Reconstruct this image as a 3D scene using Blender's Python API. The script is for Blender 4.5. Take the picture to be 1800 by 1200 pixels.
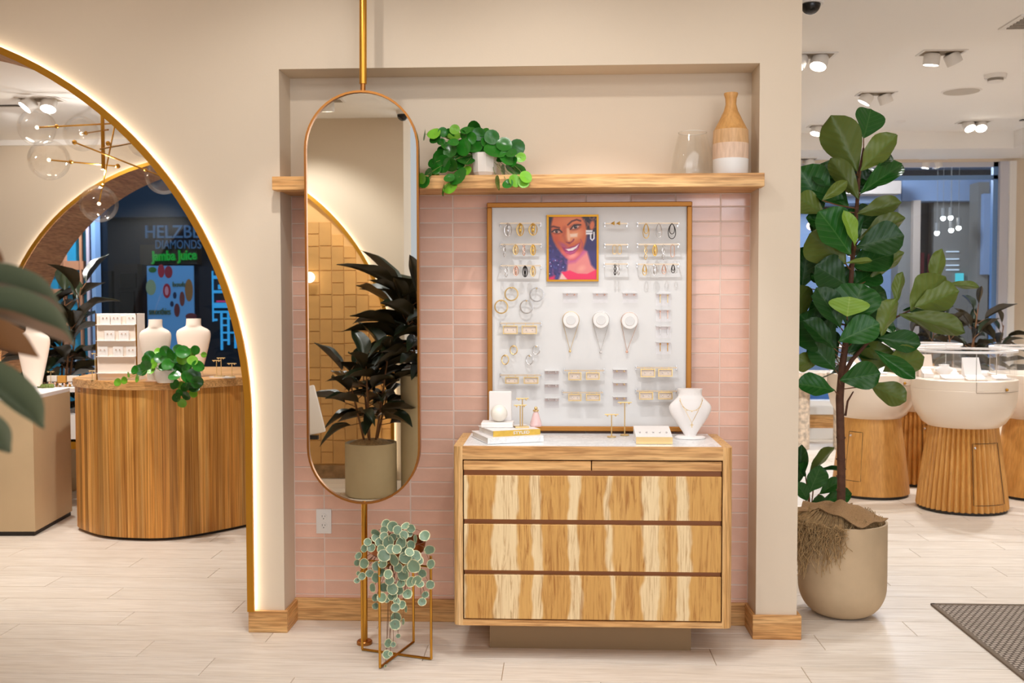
import bpy, bmesh, math, random
import numpy as np
from mathutils import Vector, Matrix
random.seed(7); np.random.seed(7)
PI = math.pi
SC = bpy.context.scene; COL = SC.collection
for o in list(bpy.data.objects): bpy.data.objects.remove(o)

# ------------------------------------------------------------------ camera
CX, CY, CH, YAW, PIT, ROL, FPX = .4852, -4.5991, 1.4924, .0462, .039, -.0018, 1749.4
_f = Vector((-math.sin(YAW)*math.cos(PIT), math.cos(YAW)*math.cos(PIT), -math.sin(PIT)))
_r0 = Vector((math.cos(YAW), math.sin(YAW), 0)); _u0 = _r0.cross(_f)
_r = _r0*math.cos(ROL)+_u0*math.sin(ROL); _u = -_r0*math.sin(ROL)+_u0*math.cos(ROL)
CAM = Vector((CX, CY, CH))
cam = bpy.data.cameras.new('camera'); co = bpy.data.objects.new('camera', cam); COL.objects.link(co)
m = Matrix((( _r.x, _u.x, -_f.x, CX), (_r.y, _u.y, -_f.y, CY), (_r.z, _u.z, -_f.z, CH), (0, 0, 0, 1)))
co.matrix_world = m
cam.sensor_width = 36; cam.lens = 36*FPX/1800; cam.clip_start = .02; cam.clip_end = 100
cam.dof.use_dof = True; cam.dof.focus_distance = 4.35; cam.dof.aperture_fstop = 4.0
SC.camera = co
def ray(x, y): return _f+_r*((x-900)/FPX)-_u*((y-600)/FPX)
def aY(x, y, Y): d = ray(x, y); return CAM+d*((Y-CY)/d.y)      # point seen at a pixel, on the plane Y
def aZ(x, y, Z=0.): d = ray(x, y); return CAM+d*((Z-CH)/d.z)   # on the height Z
MIR = -.336
def mY(x, y, D):                                               # point seen in the mirror, D metres (virtual) from the camera
    p = aY(x, y, CY+D); return Vector((p.x, 2*MIR-p.y, p.z))

# ------------------------------------------------------------------ world, exposure, lights
SC.view_settings.view_transform = 'Standard'; SC.view_settings.look = 'None'
SC.view_settings.gamma = 1; SC.view_settings.use_curve_mapping = False
SC.view_settings.exposure = 0.27
try:
    SC.cycles.use_denoising = True; SC.cycles.sample_clamp_indirect = 4.; SC.cycles.sample_clamp_direct = 0
    SC.cycles.transparent_max_bounces = 24; SC.cycles.max_bounces = 8; SC.cycles.caustics_reflective = False; SC.cycles.caustics_refractive = False
except Exception: pass
w = bpy.data.worlds.new('world'); SC.world = w; w.use_nodes = True
w.node_tree.nodes['Background'].inputs[0].default_value = (.88, .92, 1., 1); w.node_tree.nodes['Background'].inputs[1].default_value = .5
def lamp(kind, name, loc, energy, col=(1, .86, .7), size=.05, target=None, angle=60, blend=.5, sy=None):
    L = bpy.data.lights.new(name, kind); L.energy = energy; L.color = col
    if kind == 'AREA':
        L.size = size
        if sy: L.shape = 'RECTANGLE'; L.size_y = sy
    else: L.shadow_soft_size = size
    if kind == 'SPOT': L.spot_size = math.radians(angle); L.spot_blend = blend
    o = bpy.data.objects.new(name, L); COL.objects.link(o); o.location = loc
    if target is not None: o.rotation_euler = (Vector(target)-Vector(loc)).to_track_quat('-Z', 'Y').to_euler()
    return o
WARM = (1, .97, .93); NEUT = (.96, .98, 1.); COOL = (.88, .94, 1.)
# track spots of the front room, washing the niche wall
for x, e, tx in ((-1.75, 3.5, -1.6), (-.55, 9, -.5), (.42, 9.5, .45), (1.35, 4, 1.35)):
    lamp('SPOT', 'spot_wash', (x, -1.0, 2.98), e, WARM, .025, (tx, 0, .8), 128, .7)
# added fill lights of front room and hall, out of view; spots after them
lamp('AREA', 'ceiling_fill', (.3, -2.4, 3.0), 36, NEUT, 3.6, (.3, -2.4, 0), sy=1.3)  # added soft fill under the ceiling, no fitting behind it
lamp('AREA', 'front_fill', (2.6, -7.7, 1.9), 76, NEUT, 5., (2.6, 0, 1.5), sy=2.2)  # added large frontal fill behind the camera, lifts the dark under the shelf
lamp('POINT', 'hall_wall_fill', (2.2, -6.6, 2.7), 50, (.86, .92, 1.), .3)  # added to brighten the hall wall and the metal reflections
lamp('SPOT', 'spot_dresser', (.66, -1.02, 2.98), 34, NEUT, .02, (.66, -.1, 1.0), 56, .5)
lamp('SPOT', 'spot_stand', (-.5, -1.05, 2.98), 26, WARM, .02, (-.5, -.1, .7), 56, .5)
for x, e in ((-1.5, 20), (-.1, 24), (1.0, 22), (2.3, 18)): lamp('SPOT', 'spot_floor', (x, -1.45, 2.98), e, NEUT, .04, (x, -1.2, 0), 64, .8)
lamp('SPOT', 'spot_mirror_wall', (-1.75, -3.5, 2.9), 50, NEUT, .04, (-1.5, -4.4, 1.5), 90, .6)
# left room
for x, y, e in ((-2.9, 1.0, 112), (-1.7, .9, 100), (-3.3, 2.6, 92)):
    lamp('SPOT', 'spot_left_room', (x, y, 2.86), e, WARM, .05, (x, y+.9, 0), 100, .7)
lamp('SPOT', 'spot_left_wall', (-3.6, 2.6, 2.86), 34, WARM, .05, (-3.9, 4, 1.9), 100, .7)
lamp('POINT', 'chandelier_glow', (-2.72, 2.3, 2.42), 13, WARM, .02)
lamp('SPOT', 'passage_fill_spot', (-3.9, 5.0, 2.95), 130, NEUT, .05, (-4.4, 5.3, .8), 120, .8)  # added, hidden above the far arch, to brighten the lavender post
# right room
for x, y, e in ((2.5, 1.2, 62), (3.4, 1.6, 62), (3.2, 3.6, 120), (4.6, 3.6, 125), (3.3, 5.2, 90)):
    lamp('SPOT', 'spot_right_room', (x, y, 3.0), e, NEUT, .06, (x, y+.1, 0), 125, .6)
# mall beyond the glass
lamp('POINT', 'mall_lamp_right', (4.2, 8.4, 3.4), 200, COOL, .3)
lamp('POINT', 'mall_lamp_left', (-4.5, 7.2, 3.3), 30, COOL, .3)

# ------------------------------------------------------------------ scene helpers
def sr(c):
    def f(v):
        v /= 255.
        return v/12.92 if v <= .04045 else ((v+.055)/1.055)**2.4
    return (f(c[0]), f(c[1]), f(c[2]), 1)
class MB:
    def __init__(s): s.v = []; s.f = []
    def add(s, vs, fs):
        n = len(s.v); s.v += [tuple(v) for v in vs]; s.f += [tuple(i+n for i in f) for f in fs]; return s
    def box(s, a, b, M=None):
        x0, y0, z0 = a; x1, y1, z1 = b
        vs = [Vector(p) for p in ((x0,y0,z0),(x1,y0,z0),(x1,y1,z0),(x0,y1,z0),(x0,y0,z1),(x1,y0,z1),(x1,y1,z1),(x0,y1,z1))]
        if M: vs = [M @ v for v in vs]
        return s.add(vs, [(3,2,1,0),(4,5,6,7),(0,1,5,4),(1,2,6,5),(2,3,7,6),(3,0,4,7)])
    def bbox(s, a, b, bev=.004, seg=2, M=None, edges=None):
        bm = bmesh.new(); bmesh.ops.create_cube(bm, size=1)
        a = Vector(a); b = Vector(b); c = (a+b)/2; d = b-a
        for v in bm.verts: v.co = Vector((v.co.x*d.x, v.co.y*d.y, v.co.z*d.z))+c
        es = [e for e in bm.edges if edges is None or edges(e)]
        bmesh.ops.bevel(bm, geom=es, offset=bev, segments=seg, affect='EDGES', profile=.5)
        bm.verts.index_update()
        vs = [(M @ v.co if M else v.co) for v in bm.verts]
        s.add(vs, [[v.index for v in f.verts] for f in bm.faces]); bm.free(); return s
    def tube(s, pts, r, n=8, closed=False, cap=True):
        pts = [Vector(p) for p in pts]; k = len(pts)
        rr = r if hasattr(r, '__len__') else [r]*k
        base = len(s.v); up = None; vs = []
        for i, p in enumerate(pts):
            if closed: t = pts[(i+1) % k]-pts[i-1]
            else: t = pts[min(i+1, k-1)]-pts[max(i-1, 0)]
            t = t.normalized() if t.length > 1e-9 else Vector((0, 0, 1))
            if up is None:
                up = Vector((0, 0, 1)) if abs(t.z) < .9 else Vector((1, 0, 0))
            a = (up-t*up.dot(t)).normalized(); b = t.cross(a); up = a
            for j in range(n):
                q = 2*PI*j/n; vs.append(p+(a*math.cos(q)+b*math.sin(q))*rr[i])
        fs = []
        for i in range(k if closed else k-1):
            for j in range(n):
                i2 = (i+1) % k; fs.append((i*n+j, i*n+(j+1) % n, i2*n+(j+1) % n, i2*n+j))
        if cap and not closed: fs += [tuple(range(n-1, -1, -1)), tuple(range((k-1)*n, k*n))]
        return s.add(vs, fs)
    def lathe(s, prof, c=(0, 0, 0), n=32, M=None, mod=None, cap=True):
        c = Vector(c); vs = []; k = len(prof)
        for (r, z) in prof:
            for j in range(n):
                q = 2*PI*j/n; R = r*(mod(j, r, z) if mod else 1)
                p = Vector((R*math.cos(q), R*math.sin(q), z))
                vs.append((M @ p if M else p)+c)
        fs = [(i*n+j, i*n+(j+1) % n, (i+1)*n+(j+1) % n, (i+1)*n+j) for i in range(k-1) for j in range(n)]
        if cap: fs += [tuple(range(n-1, -1, -1)), tuple(range((k-1)*n, k*n))]
        return s.add(vs, fs)
    def sphere(s, c, r, nu=16, nv=10, sc=(1, 1, 1)):
        c = Vector(c); vs = [c+Vector((0, 0, -r*sc[2]))]; fs = []
        for i in range(1, nv):
            a = PI*i/nv
            for j in range(nu):
                q = 2*PI*j/nu; vs.append(c+Vector((r*sc[0]*math.sin(a)*math.cos(q), r*sc[1]*math.sin(a)*math.sin(q), -r*sc[2]*math.cos(a))))
        vs.append(c+Vector((0, 0, r*sc[2]))); e = len(vs)-1
        for j in range(nu): fs.append((0, 1+(j+1) % nu, 1+j)); fs.append((e, e-nu+j, e-nu+(j+1) % nu))
        for i in range(nv-2):
            for j in range(nu): fs.append((1+i*nu+j, 1+i*nu+(j+1) % nu, 1+(i+1)*nu+(j+1) % nu, 1+(i+1)*nu+j))
        return s.add(vs, fs)
    def prism(s, poly, d0, d1, ax='y'):
        def P(a, b, d): return {'y': (a, d, b), 'z': (a, b, d), 'x': (d, a, b)}[ax]
        n = len(poly); vs = [P(a, b, d0) for a, b in poly]+[P(a, b, d1) for a, b in poly]
        return s.add(vs, [tuple(range(n)), tuple(range(2*n-1, n-1, -1))]+[(i, (i+1) % n+0, n+(i+1) % n, n+i)[::-1] for i in range(n)])
    def grid(s, fn, nu, nv, close_u=False):
        vs = [fn(i/nu, j/nv) for j in range(nv+1) for i in range(nu if close_u else nu+1)]; w_ = nu if close_u else nu+1
        return s.add(vs, [(j*w_+i, j*w_+(i+1) % w_, (j+1)*w_+(i+1) % w_, (j+1)*w_+i) for j in range(nv) for i in range(nu)])
    def mesh(s, name, mat=None, smooth=True, ang=35, fix=True):
        me = bpy.data.meshes.new(name); me.from_pydata([tuple(v) for v in s.v], [], s.f)
        if fix:
            bm = bmesh.new(); bm.from_mesh(me); bmesh.ops.recalc_face_normals(bm, faces=bm.faces); bm.to_mesh(me); bm.free()
        if smooth and len(me.polygons):
            me.polygons.foreach_set('use_smooth', [True]*len(me.polygons)); me.set_sharp_from_angle(angle=math.radians(ang))
        if mat: me.materials.append(mat)
        me.update(); return me
def link(name, data, parent=None, w=True):
    o = bpy.data.objects.new(name, data); COL.objects.link(o)
    if parent:
        o.parent = parent
        if w and parent.parent is None: o.location = -parent.location
    return o
def part(name, mb, mat, parent, label=None, smooth=True, w=True, stuff=False, ang=35, fix=True):
    o = link(name, mb.mesh(name, mat, smooth, ang, fix) if isinstance(mb, MB) else mb, parent, w)
    if label: o['label'] = label
    if stuff: o['kind'] = 'stuff'
    return o
def thing(name, label, cat, loc=(0, 0, 0), group=None):
    o = bpy.data.objects.new(name, None); COL.objects.link(o); o.location = loc; o.empty_display_size = .05
    return tag(o, label, cat, group)
def tag(o, label, cat, group=None):
    o['label'] = label; o['category'] = cat
    if group: o['group'] = group
    return o
def solo(name, mb, mat, label, cat, group=None, smooth=True, base=None):
    """A thing that is one mesh: origin at its base."""
    me = mb.mesh(name, mat, smooth) if isinstance(mb, MB) else mb
    co_ = np.array([v.co[:] for v in me.vertices]); b = Vector(base) if base is not None else Vector(((co_[:, 0].min()+co_[:, 0].max())/2, (co_[:, 1].min()+co_[:, 1].max())/2, co_[:, 2].min()))
    me.transform(Matrix.Translation(-b)); o = link(name, me); o.location = b
    return tag(o, label, cat, group)
def struct(name, mb, mat, parent=None, smooth=False):
    o = link(name, mb.mesh(name, mat, smooth), parent)
    if not parent: o['kind'] = 'structure'
    return o
def copy_tree(o, parent=None):
    c = o.copy(); COL.objects.link(c); c.parent = parent
    for ch in o.children: copy_tree(ch, c)
    return c

# ------------------------------------------------------------------ materials
def nm(name):
    M = bpy.data.materials.new(name); M.use_nodes = True
    nt = M.node_tree; return M, nt, nt.nodes['Principled BSDF']
def N(nt, t, **kw):
    n = nt.nodes.new(t)
    for k, v in kw.items():
        if k.startswith('i_'): n.inputs[k[2:].replace('_', ' ')].default_value = v
        else: setattr(n, k, v)
    return n
def ramp(nt, stops, interp='LINEAR'):
    n = nt.nodes.new('ShaderNodeValToRGB'); n.color_ramp.interpolation = interp; e = n.color_ramp.elements
    while len(e) < len(stops): e.new(.5)
    for k, (p, c) in enumerate(stops): e[k].position = p; e[k].color = c if len(c) == 4 else sr(c)
    return n
def flat(name, c, rough=.5, metal=0., var=0., mott=0., ms=8., bump=0., bs=60., spec=.5, emit=0., coat=0.):
    """colour, gloss, per-object tone shift (var), mottling (mott) and fine relief."""
    M, nt, B = nm(name); B.inputs['Roughness'].default_value = rough; B.inputs['Metallic'].default_value = metal
    B.inputs['Specular IOR Level'].default_value = spec; B.inputs['Coat Weight'].default_value = coat
    src = None; L = nt.links.new; c4 = sr(c); B.inputs['Base Color'].default_value = c4
    tc = N(nt, 'ShaderNodeTexCoord')
    if mott:
        no = N(nt, 'ShaderNodeTexNoise', i_Scale=ms, i_Detail=4.); L(tc.outputs['Object'], no.inputs['Vector'])
        k = mott; r_ = ramp(nt, [(.3, tuple(v*(1-k) for v in c4[:3])+(1,)), (.7, tuple(min(1, v*(1+k)) for v in c4[:3])+(1,))]); L(no.outputs['Fac'], r_.inputs['Fac']); src = r_.outputs['Color']
    if var:
        oi = N(nt, 'ShaderNodeObjectInfo'); mr = N(nt, 'ShaderNodeMapRange'); mr.inputs['To Min'].default_value = 1-var; mr.inputs['To Max'].default_value = 1+var
        L(oi.outputs['Random'], mr.inputs['Value']); hs = N(nt, 'ShaderNodeHueSaturation'); L(mr.outputs['Result'], hs.inputs['Value'])
        hs.inputs['Color'].default_value = c4
        if src: L(src, hs.inputs['Color'])
        src = hs.outputs['Color']
    if src: L(src, B.inputs['Base Color'])
    if bump:
        n2 = N(nt, 'ShaderNodeTexNoise', i_Scale=bs, i_Detail=3.); L(tc.outputs['Object'], n2.inputs['Vector'])
        b = N(nt, 'ShaderNodeBump', i_Strength=bump, i_Distance=.01); L(n2.outputs['Fac'], b.inputs['Height']); L(b.outputs['Normal'], B.inputs['Normal'])
    if emit: B.inputs['Emission Color'].default_value = c4; B.inputs['Emission Strength'].default_value = emit
    return M
def wood(name, lo, mid, hi, axis='x', across=14., along=.9, rough=.45, rnd=1., dist=.8, var=.06, spec=.4, grain=1.):
    M, nt, B = nm(name); L = nt.links.new; B.inputs['Roughness'].default_value = rough; B.inputs['Specular IOR Level'].default_value = spec
    tc = N(nt, 'ShaderNodeTexCoord'); oi = N(nt, 'ShaderNodeObjectInfo')
    mu = N(nt, 'ShaderNodeMath', operation='MULTIPLY'); mu.inputs[1].default_value = 37.*rnd; L(oi.outputs['Random'], mu.inputs[0])
    ad = N(nt, 'ShaderNodeVectorMath', operation='ADD'); L(tc.outputs['Object'], ad.inputs[0]); L(mu.outputs[0], ad.inputs[1])
    mp = N(nt, 'ShaderNodeMapping'); sc = {'x': (along, across, across), 'y': (across, along, across), 'z': (across, across, along)}[axis]
    mp.inputs['Scale'].default_value = sc; L(ad.outputs[0], mp.inputs['Vector'])
    a = N(nt, 'ShaderNodeTexNoise', i_Scale=1., i_Detail=5., i_Roughness=.6, i_Distortion=dist); L(mp.outputs[0], a.inputs['Vector'])
    b = N(nt, 'ShaderNodeTexNoise', i_Scale=7., i_Detail=3.); L(mp.outputs[0], b.inputs['Vector'])
    r1 = ramp(nt, [(.3, lo), (.5, mid), (.7, hi)]); L(a.outputs['Fac'], r1.inputs['Fac'])
    r2 = ramp(nt, [(.35, (205, 195, 185)), (.6, (255, 255, 255))]); L(b.outputs['Fac'], r2.inputs['Fac'])
    mx = N(nt, 'ShaderNodeMix', data_type='RGBA', blend_type='MULTIPLY'); mx.inputs[0].default_value = grain; L(r1.outputs[0], mx.inputs[6]); L(r2.outputs[0], mx.inputs[7])
    hs = N(nt, 'ShaderNodeHueSaturation'); mr = N(nt, 'ShaderNodeMapRange'); mr.inputs['To Min'].default_value = 1-var; mr.inputs['To Max'].default_value = 1+var
    L(oi.outputs['Random'], mr.inputs['Value']); L(mr.outputs[0], hs.inputs['Value']); L(mx.outputs[2], hs.inputs['Color']); L(hs.outputs[0], B.inputs['Base Color'])
    return M
def hickory(name):
    """veneer with broad pale sapwood and honey heartwood strips running up the drawer fronts"""
    M, nt, B = nm(name); L = nt.links.new; B.inputs['Roughness'].default_value = .45; B.inputs['Specular IOR Level'].default_value = .35
    tc = N(nt, 'ShaderNodeTexCoord'); mp = N(nt, 'ShaderNodeMapping'); mp.inputs['Scale'].default_value = (14, 14, 12); L(tc.outputs['Object'], mp.inputs['Vector'])
    no = N(nt, 'ShaderNodeTexNoise', i_Scale=.35, i_Detail=3.); L(mp.outputs[0], no.inputs['Vector'])
    sx = N(nt, 'ShaderNodeSeparateXYZ'); L(tc.outputs['Object'], sx.inputs[0])
    m1 = N(nt, 'ShaderNodeMath', operation='MULTIPLY_ADD'); m1.inputs[1].default_value = .09; L(no.outputs['Fac'], m1.inputs[0]); L(sx.outputs['X'], m1.inputs[2])
    m2 = N(nt, 'ShaderNodeMapRange'); m2.inputs['From Min'].default_value = .09+.045; m2.inputs['From Max'].default_value = 1.161+.045; L(m1.outputs[0], m2.inputs['Value'])
    D, I, P, H = (217, 167, 94), (232, 192, 128), (245, 220, 174), (222, 174, 102)
    px = [(814, P), (823, D), (869, P), (911, H), (935, P), (953, D), (1003, P), (1022, D), (1071, P), (1080, H), (1112, D), (1130, P), (1158, I), (1171, H), (1190, P), (1212, D), (1240, H), (1264, P)]
    st = []
    for k, (x, c) in enumerate(px):
        p = (x-814)/456.
        if k: st.append((p-.004, px[k-1][1]))
        st.append((max(0, p+.004), c))
    st = st[:32]
    rp = ramp(nt, st); L(m2.outputs[0], rp.inputs['Fac'])
    mp2 = N(nt, 'ShaderNodeMapping'); mp2.inputs['Scale'].default_value = (60, 60, 3.5); L(tc.outputs['Object'], mp2.inputs['Vector'])
    gr = N(nt, 'ShaderNodeTexNoise', i_Scale=1., i_Detail=6., i_Roughness=.65, i_Distortion=1.5); L(mp2.outputs[0], gr.inputs['Vector'])
    r2 = ramp(nt, [(.33, (196, 172, 150)), (.5, (244, 240, 236)), (.7, (255, 255, 255))]); L(gr.outputs['Fac'], r2.inputs['Fac'])
    mx = N(nt, 'ShaderNodeMix', data_type='RGBA', blend_type='MULTIPLY'); mx.inputs[0].default_value = 1; L(rp.outputs[0], mx.inputs[6]); L(r2.outputs[0], mx.inputs[7])
    L(mx.outputs[2], B.inputs['Base Color']); return M
def marble(name):
    M, nt, B = nm(name); L = nt.links.new; B.inputs['Roughness'].default_value = .25
    tc = N(nt, 'ShaderNodeTexCoord'); a = N(nt, 'ShaderNodeTexNoise', i_Scale=9., i_Detail=9., i_Roughness=.7, i_Distortion=1.8); L(tc.outputs['Object'], a.inputs['Vector'])
    r = ramp(nt, [(.36, (226, 226, 226)), (.47, (243, 243, 242)), (.5, (222, 222, 223)), (.53, (246, 246, 245))]); L(a.outputs['Fac'], r.inputs['Fac']); L(r.outputs[0], B.inputs['Base Color']); return M
def glass(name, tint=(1, 1, 1), refl=.12, rough=0.):
    """thin clear pane: mostly see-through, mirror-like at grazing angles"""
    M = bpy.data.materials.new(name); M.use_nodes = True; nt = M.node_tree; nt.nodes.clear(); L = nt.links.new
    out = N(nt, 'ShaderNodeOutputMaterial'); mix = N(nt, 'ShaderNodeMixShader'); t = N(nt, 'ShaderNodeBsdfTransparent'); g = N(nt, 'ShaderNodeBsdfGlossy')
    t.inputs[0].default_value = tint+(1,); g.inputs['Roughness'].default_value = rough; g.inputs['Color'].default_value = (1, 1, 1, 1)
    lw = N(nt, 'ShaderNodeLayerWeight', i_Blend=.2); mr = N(nt, 'ShaderNodeMapRange'); mr.inputs['To Min'].default_value = refl*.35; mr.inputs['To Max'].default_value = min(1, refl*2.2)
    L(lw.outputs['Fresnel'], mr.inputs['Value']); L(mr.outputs[0], mix.inputs[0]); L(t.outputs[0], mix.inputs[1]); L(g.outputs[0], mix.inputs[2]); L(mix.outputs[0], out.inputs[0]); return M
def emis(name, c, s=1.):
    M = bpy.data.materials.new(name); M.use_nodes = True; nt = M.node_tree; nt.nodes.clear()
    e = N(nt, 'ShaderNodeEmission'); e.inputs[0].default_value = sr(c); e.inputs[1].default_value = s; o = N(nt, 'ShaderNodeOutputMaterial'); nt.links.new(e.outputs[0], o.inputs[0]); return M
def leafmat(name, front, back, rough=.35, var=.25, vein=None, rim=None, spec=.4):
    """leaf blade: upper side and paler underside, optional veins and a cream rim (in leaf coordinates)"""
    M, nt, B = nm(name); L = nt.links.new; B.inputs['Roughness'].default_value = rough; B.inputs['Specular IOR Level'].default_value = spec
    tc = N(nt, 'ShaderNodeTexCoord'); oi = N(nt, 'ShaderNodeObjectInfo'); ge = N(nt, 'ShaderNodeNewGeometry')
    mx = N(nt, 'ShaderNodeMix', data_type='RGBA'); mx.inputs[6].default_value = sr(front); mx.inputs[7].default_value = sr(back); L(ge.outputs['Backfacing'], mx.inputs[0]); src = mx.outputs[2]
    if vein:
        sx = N(nt, 'ShaderNodeSeparateXYZ'); L(tc.outputs['Object'], sx.inputs[0])
        ab = N(nt, 'ShaderNodeMath', operation='ABSOLUTE'); L(sx.outputs['X'], ab.inputs[0])
        ma = N(nt, 'ShaderNodeMath', operation='MULTIPLY_ADD'); ma.inputs[1].default_value = -.75; L(ab.outputs[0], ma.inputs[0]); L(sx.outputs['Y'], ma.inputs[2])
        mm = N(nt, 'ShaderNodeMath', operation='MULTIPLY'); mm.inputs[1].default_value = 40.; L(ma.outputs[0], mm.inputs[0])
        si = N(nt, 'ShaderNodeMath', operation='SINE'); L(mm.outputs[0], si.inputs[0])
        g1 = N(nt, 'ShaderNodeMapRange'); g1.inputs['From Min'].default_value = .93; g1.inputs['From Max'].default_value = 1.; L(si.outputs[0], g1.inputs['Value'])
        g2 = N(nt, 'ShaderNodeMapRange'); g2.inputs['From Min'].default_value = .022; g2.inputs['From Max'].default_value = .008; L(ab.outputs[0], g2.inputs['Value'])
        mxx = N(nt, 'ShaderNodeMath', operation='MAXIMUM'); L(g1.outputs[0], mxx.inputs[0]); L(g2.outputs[0], mxx.inputs[1])
        ms = N(nt, 'ShaderNodeMath', operation='MULTIPLY'); ms.inputs[1].default_value = .36; L(mxx.outputs[0], ms.inputs[0])
        v = N(nt, 'ShaderNodeMix', data_type='RGBA'); v.inputs[7].default_value = sr(vein); L(src, v.inputs[6]); L(ms.outputs[0], v.inputs[0]); src = v.outputs[2]
        bu = N(nt, 'ShaderNodeBump', i_Strength=.08, i_Distance=.02); L(si.outputs[0], bu.inputs['Height']); L(bu.outputs[0], B.inputs['Normal'])
    if rim:
        sx = N(nt, 'ShaderNodeVectorMath', operation='LENGTH'); L(tc.outputs['Object'], sx.inputs[0])
        no = N(nt, 'ShaderNodeTexNoise', i_Scale=2.5, i_Detail=3.); ad = N(nt, 'ShaderNodeVectorMath', operation='ADD'); L(tc.outputs['Object'], ad.inputs[0]); L(oi.outputs['Location'], ad.inputs[1]); L(ad.outputs[0], no.inputs['Vector'])
        ma = N(nt, 'ShaderNodeMath', operation='MULTIPLY_ADD'); ma.inputs[1].default_value = .45; L(no.outputs['Fac'], ma.inputs[0]); L(sx.outputs['Value'], ma.inputs[2])
        g = N(nt, 'ShaderNodeMapRange'); g.inputs['From Min'].default_value = 1.02; g.inputs['From Max'].default_value = 1.14; L(ma.outputs[0], g.inputs['Value'])
        v = N(nt, 'ShaderNodeMix', data_type='RGBA'); v.inputs[7].default_value = sr(rim); L(src, v.inputs[6]); L(g.outputs[0], v.inputs[0]); src = v.outputs[2]
    hs = N(nt, 'ShaderNodeHueSaturation'); mr = N(nt, 'ShaderNodeMapRange'); mr.inputs['To Min'].default_value = 1-var; mr.inputs['To Max'].default_value = 1+var
    L(oi.outputs['Random'], mr.inputs['Value']); L(mr.outputs[0], hs.inputs['Value']); L(src, hs.inputs['Color']); L(hs.outputs[0], B.inputs['Base Color']); return M

PAINT = flat('cream_paint', (223, 206, 184), .75, bump=.03, bs=120)
PAINT_IN = PAINT
CEIL = flat('ceiling_paint', (248, 243, 238), .85)
TILE = flat('pink_glazed_tile', (230, 184, 162), .22, var=.07, mott=.07, ms=9, bump=.12, bs=14, coat=.1)
GROUT = flat('pale_grout', (232, 208, 194), .9)
OAK = wood('honey_oak', (204, 146, 84), (226, 174, 112), (238, 194, 134), 'x', 16, 1.0)
OAKZ = wood('honey_oak_upright', (210, 158, 94), (230, 184, 122), (240, 200, 146), 'z', 30, 1.0, dist=.4)
OAKY = wood('honey_oak_crosswise', (196, 138, 76), (220, 166, 102), (234, 188, 126), 'y', 22, 1.0)
HICK = hickory('hickory_veneer')
RAIL = flat('drawer_groove_wood', (150, 92, 46), .5)
WALN = wood('warm_walnut', (168, 114, 72), (194, 140, 94), (210, 160, 112), 'y', 12, 1.4)
STRIP = wood('amber_strip_wood', (176, 112, 42), (212, 150, 72), (232, 184, 112), 'z', 20, .3, var=.34)
STRIP_TOP = wood('amber_counter_top', (204, 150, 92), (222, 172, 112), (232, 186, 128), 'x', 18, 1.)
BRASS = flat('brushed_brass', (204, 150, 62), .28, 1.)
BRASS2 = flat('satin_brass_trim', (196, 140, 44), .42, .75)
FRGOLD = flat('antique_gold_frame', (182, 122, 52), .45, .55)
BRONZE = flat('antique_bronze', (176, 118, 62), .32, 1.)
GOLDP = flat('pale_gold', (234, 202, 142), .3, .6)
SILV = flat('polished_silver', (216, 212, 210), .25, .6)
YGOLD = flat('yellow_gold', (228, 184, 92), .3, .5)
RODM = flat('champagne_rod', (216, 194, 168), .4, .35)
ROSE = flat('rose_gold', (232, 186, 164), .25, .6)
BLKM = flat('black_metal', (52, 46, 44), .3, .6)
MIRR = flat('mirror_glass', (246, 244, 236), .0, 1.)
WHITE = flat('matte_white', (230, 228, 226), .6)
CREAM = flat('cream_leatherette', (240, 222, 206), .6)
SATIN = flat('white_satin', (246, 240, 236), .45)
MARB = marble('white_marble')
CONC = flat('sandy_concrete', (200, 174, 140), .8, mott=.08, ms=6, bump=.06, bs=40)
CONC2 = flat('grey_taupe_plinth', (206, 180, 142), .7, mott=.05, ms=3)
CERAM = flat('white_ceramic', (236, 228, 220), .3)
PLASTIC = flat('white_plastic', (238, 232, 226), .4)
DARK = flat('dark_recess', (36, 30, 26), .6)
BLACK = flat('black_gloss', (22, 20, 20), .25)
BURLAP = flat('burlap', (158, 122, 82), .95, mott=.12, ms=160, bump=.5, bs=220)
MOSS = flat('dry_moss', (180, 148, 104), .95, var=.2, mott=.3, ms=60)
GMOSS = flat('green_moss', (110, 122, 62), .95, mott=.3, ms=90, bump=.5, bs=120)
TRUNK = flat('dark_bark', (92, 58, 40), .8, mott=.2, ms=40, bump=.4, bs=50)
TWIG = flat('brown_twig', (124, 84, 52), .7)
STEMG = flat('green_stem', (112, 128, 60), .6)
GLASS = glass('clear_glass', (1, 1, 1), .12)
ACRY = glass('clear_acrylic', (.98, .97, .97), .08)
PANE = glass('window_glass', (.84, .9, .97), .08)
LAQ = flat('cream_lacquer', (244, 226, 206), .3, coat=.3)
LED = emis('warm_led', (255, 240, 216), 11.)
LAMP = emis('spot_lens', (255, 246, 228), 14.)
FIG = leafmat('fig_leaf', (26, 82, 22), (96, 112, 44), .36, .35, vein=(84, 122, 64))
FIGY = leafmat('young_fig_leaf', (120, 156, 52), (146, 166, 76), .4, .15, vein=(160, 184, 96))
PIL = leafmat('round_leaf', (34, 104, 26), (92, 142, 60), .25, .35, spec=.5)
PILY = leafmat('young_round_leaf', (112, 172, 44), (140, 184, 80), .3, .2, spec=.5)
VAR = leafmat('variegated_leaf', (120, 144, 118), (148, 164, 136), .4, .28, rim=(226, 222, 178))
LANCE = leafmat('dark_lance_leaf', (34, 44, 25), (52, 44, 26), .32, .3, vein=None, spec=.6)
LANCEF = leafmat('grey_green_lance_leaf', (104, 112, 86), (128, 84, 44), .45, .12, vein=None, spec=.5)  # near leaves: pale sheen is put into the grey-green upper colour
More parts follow.
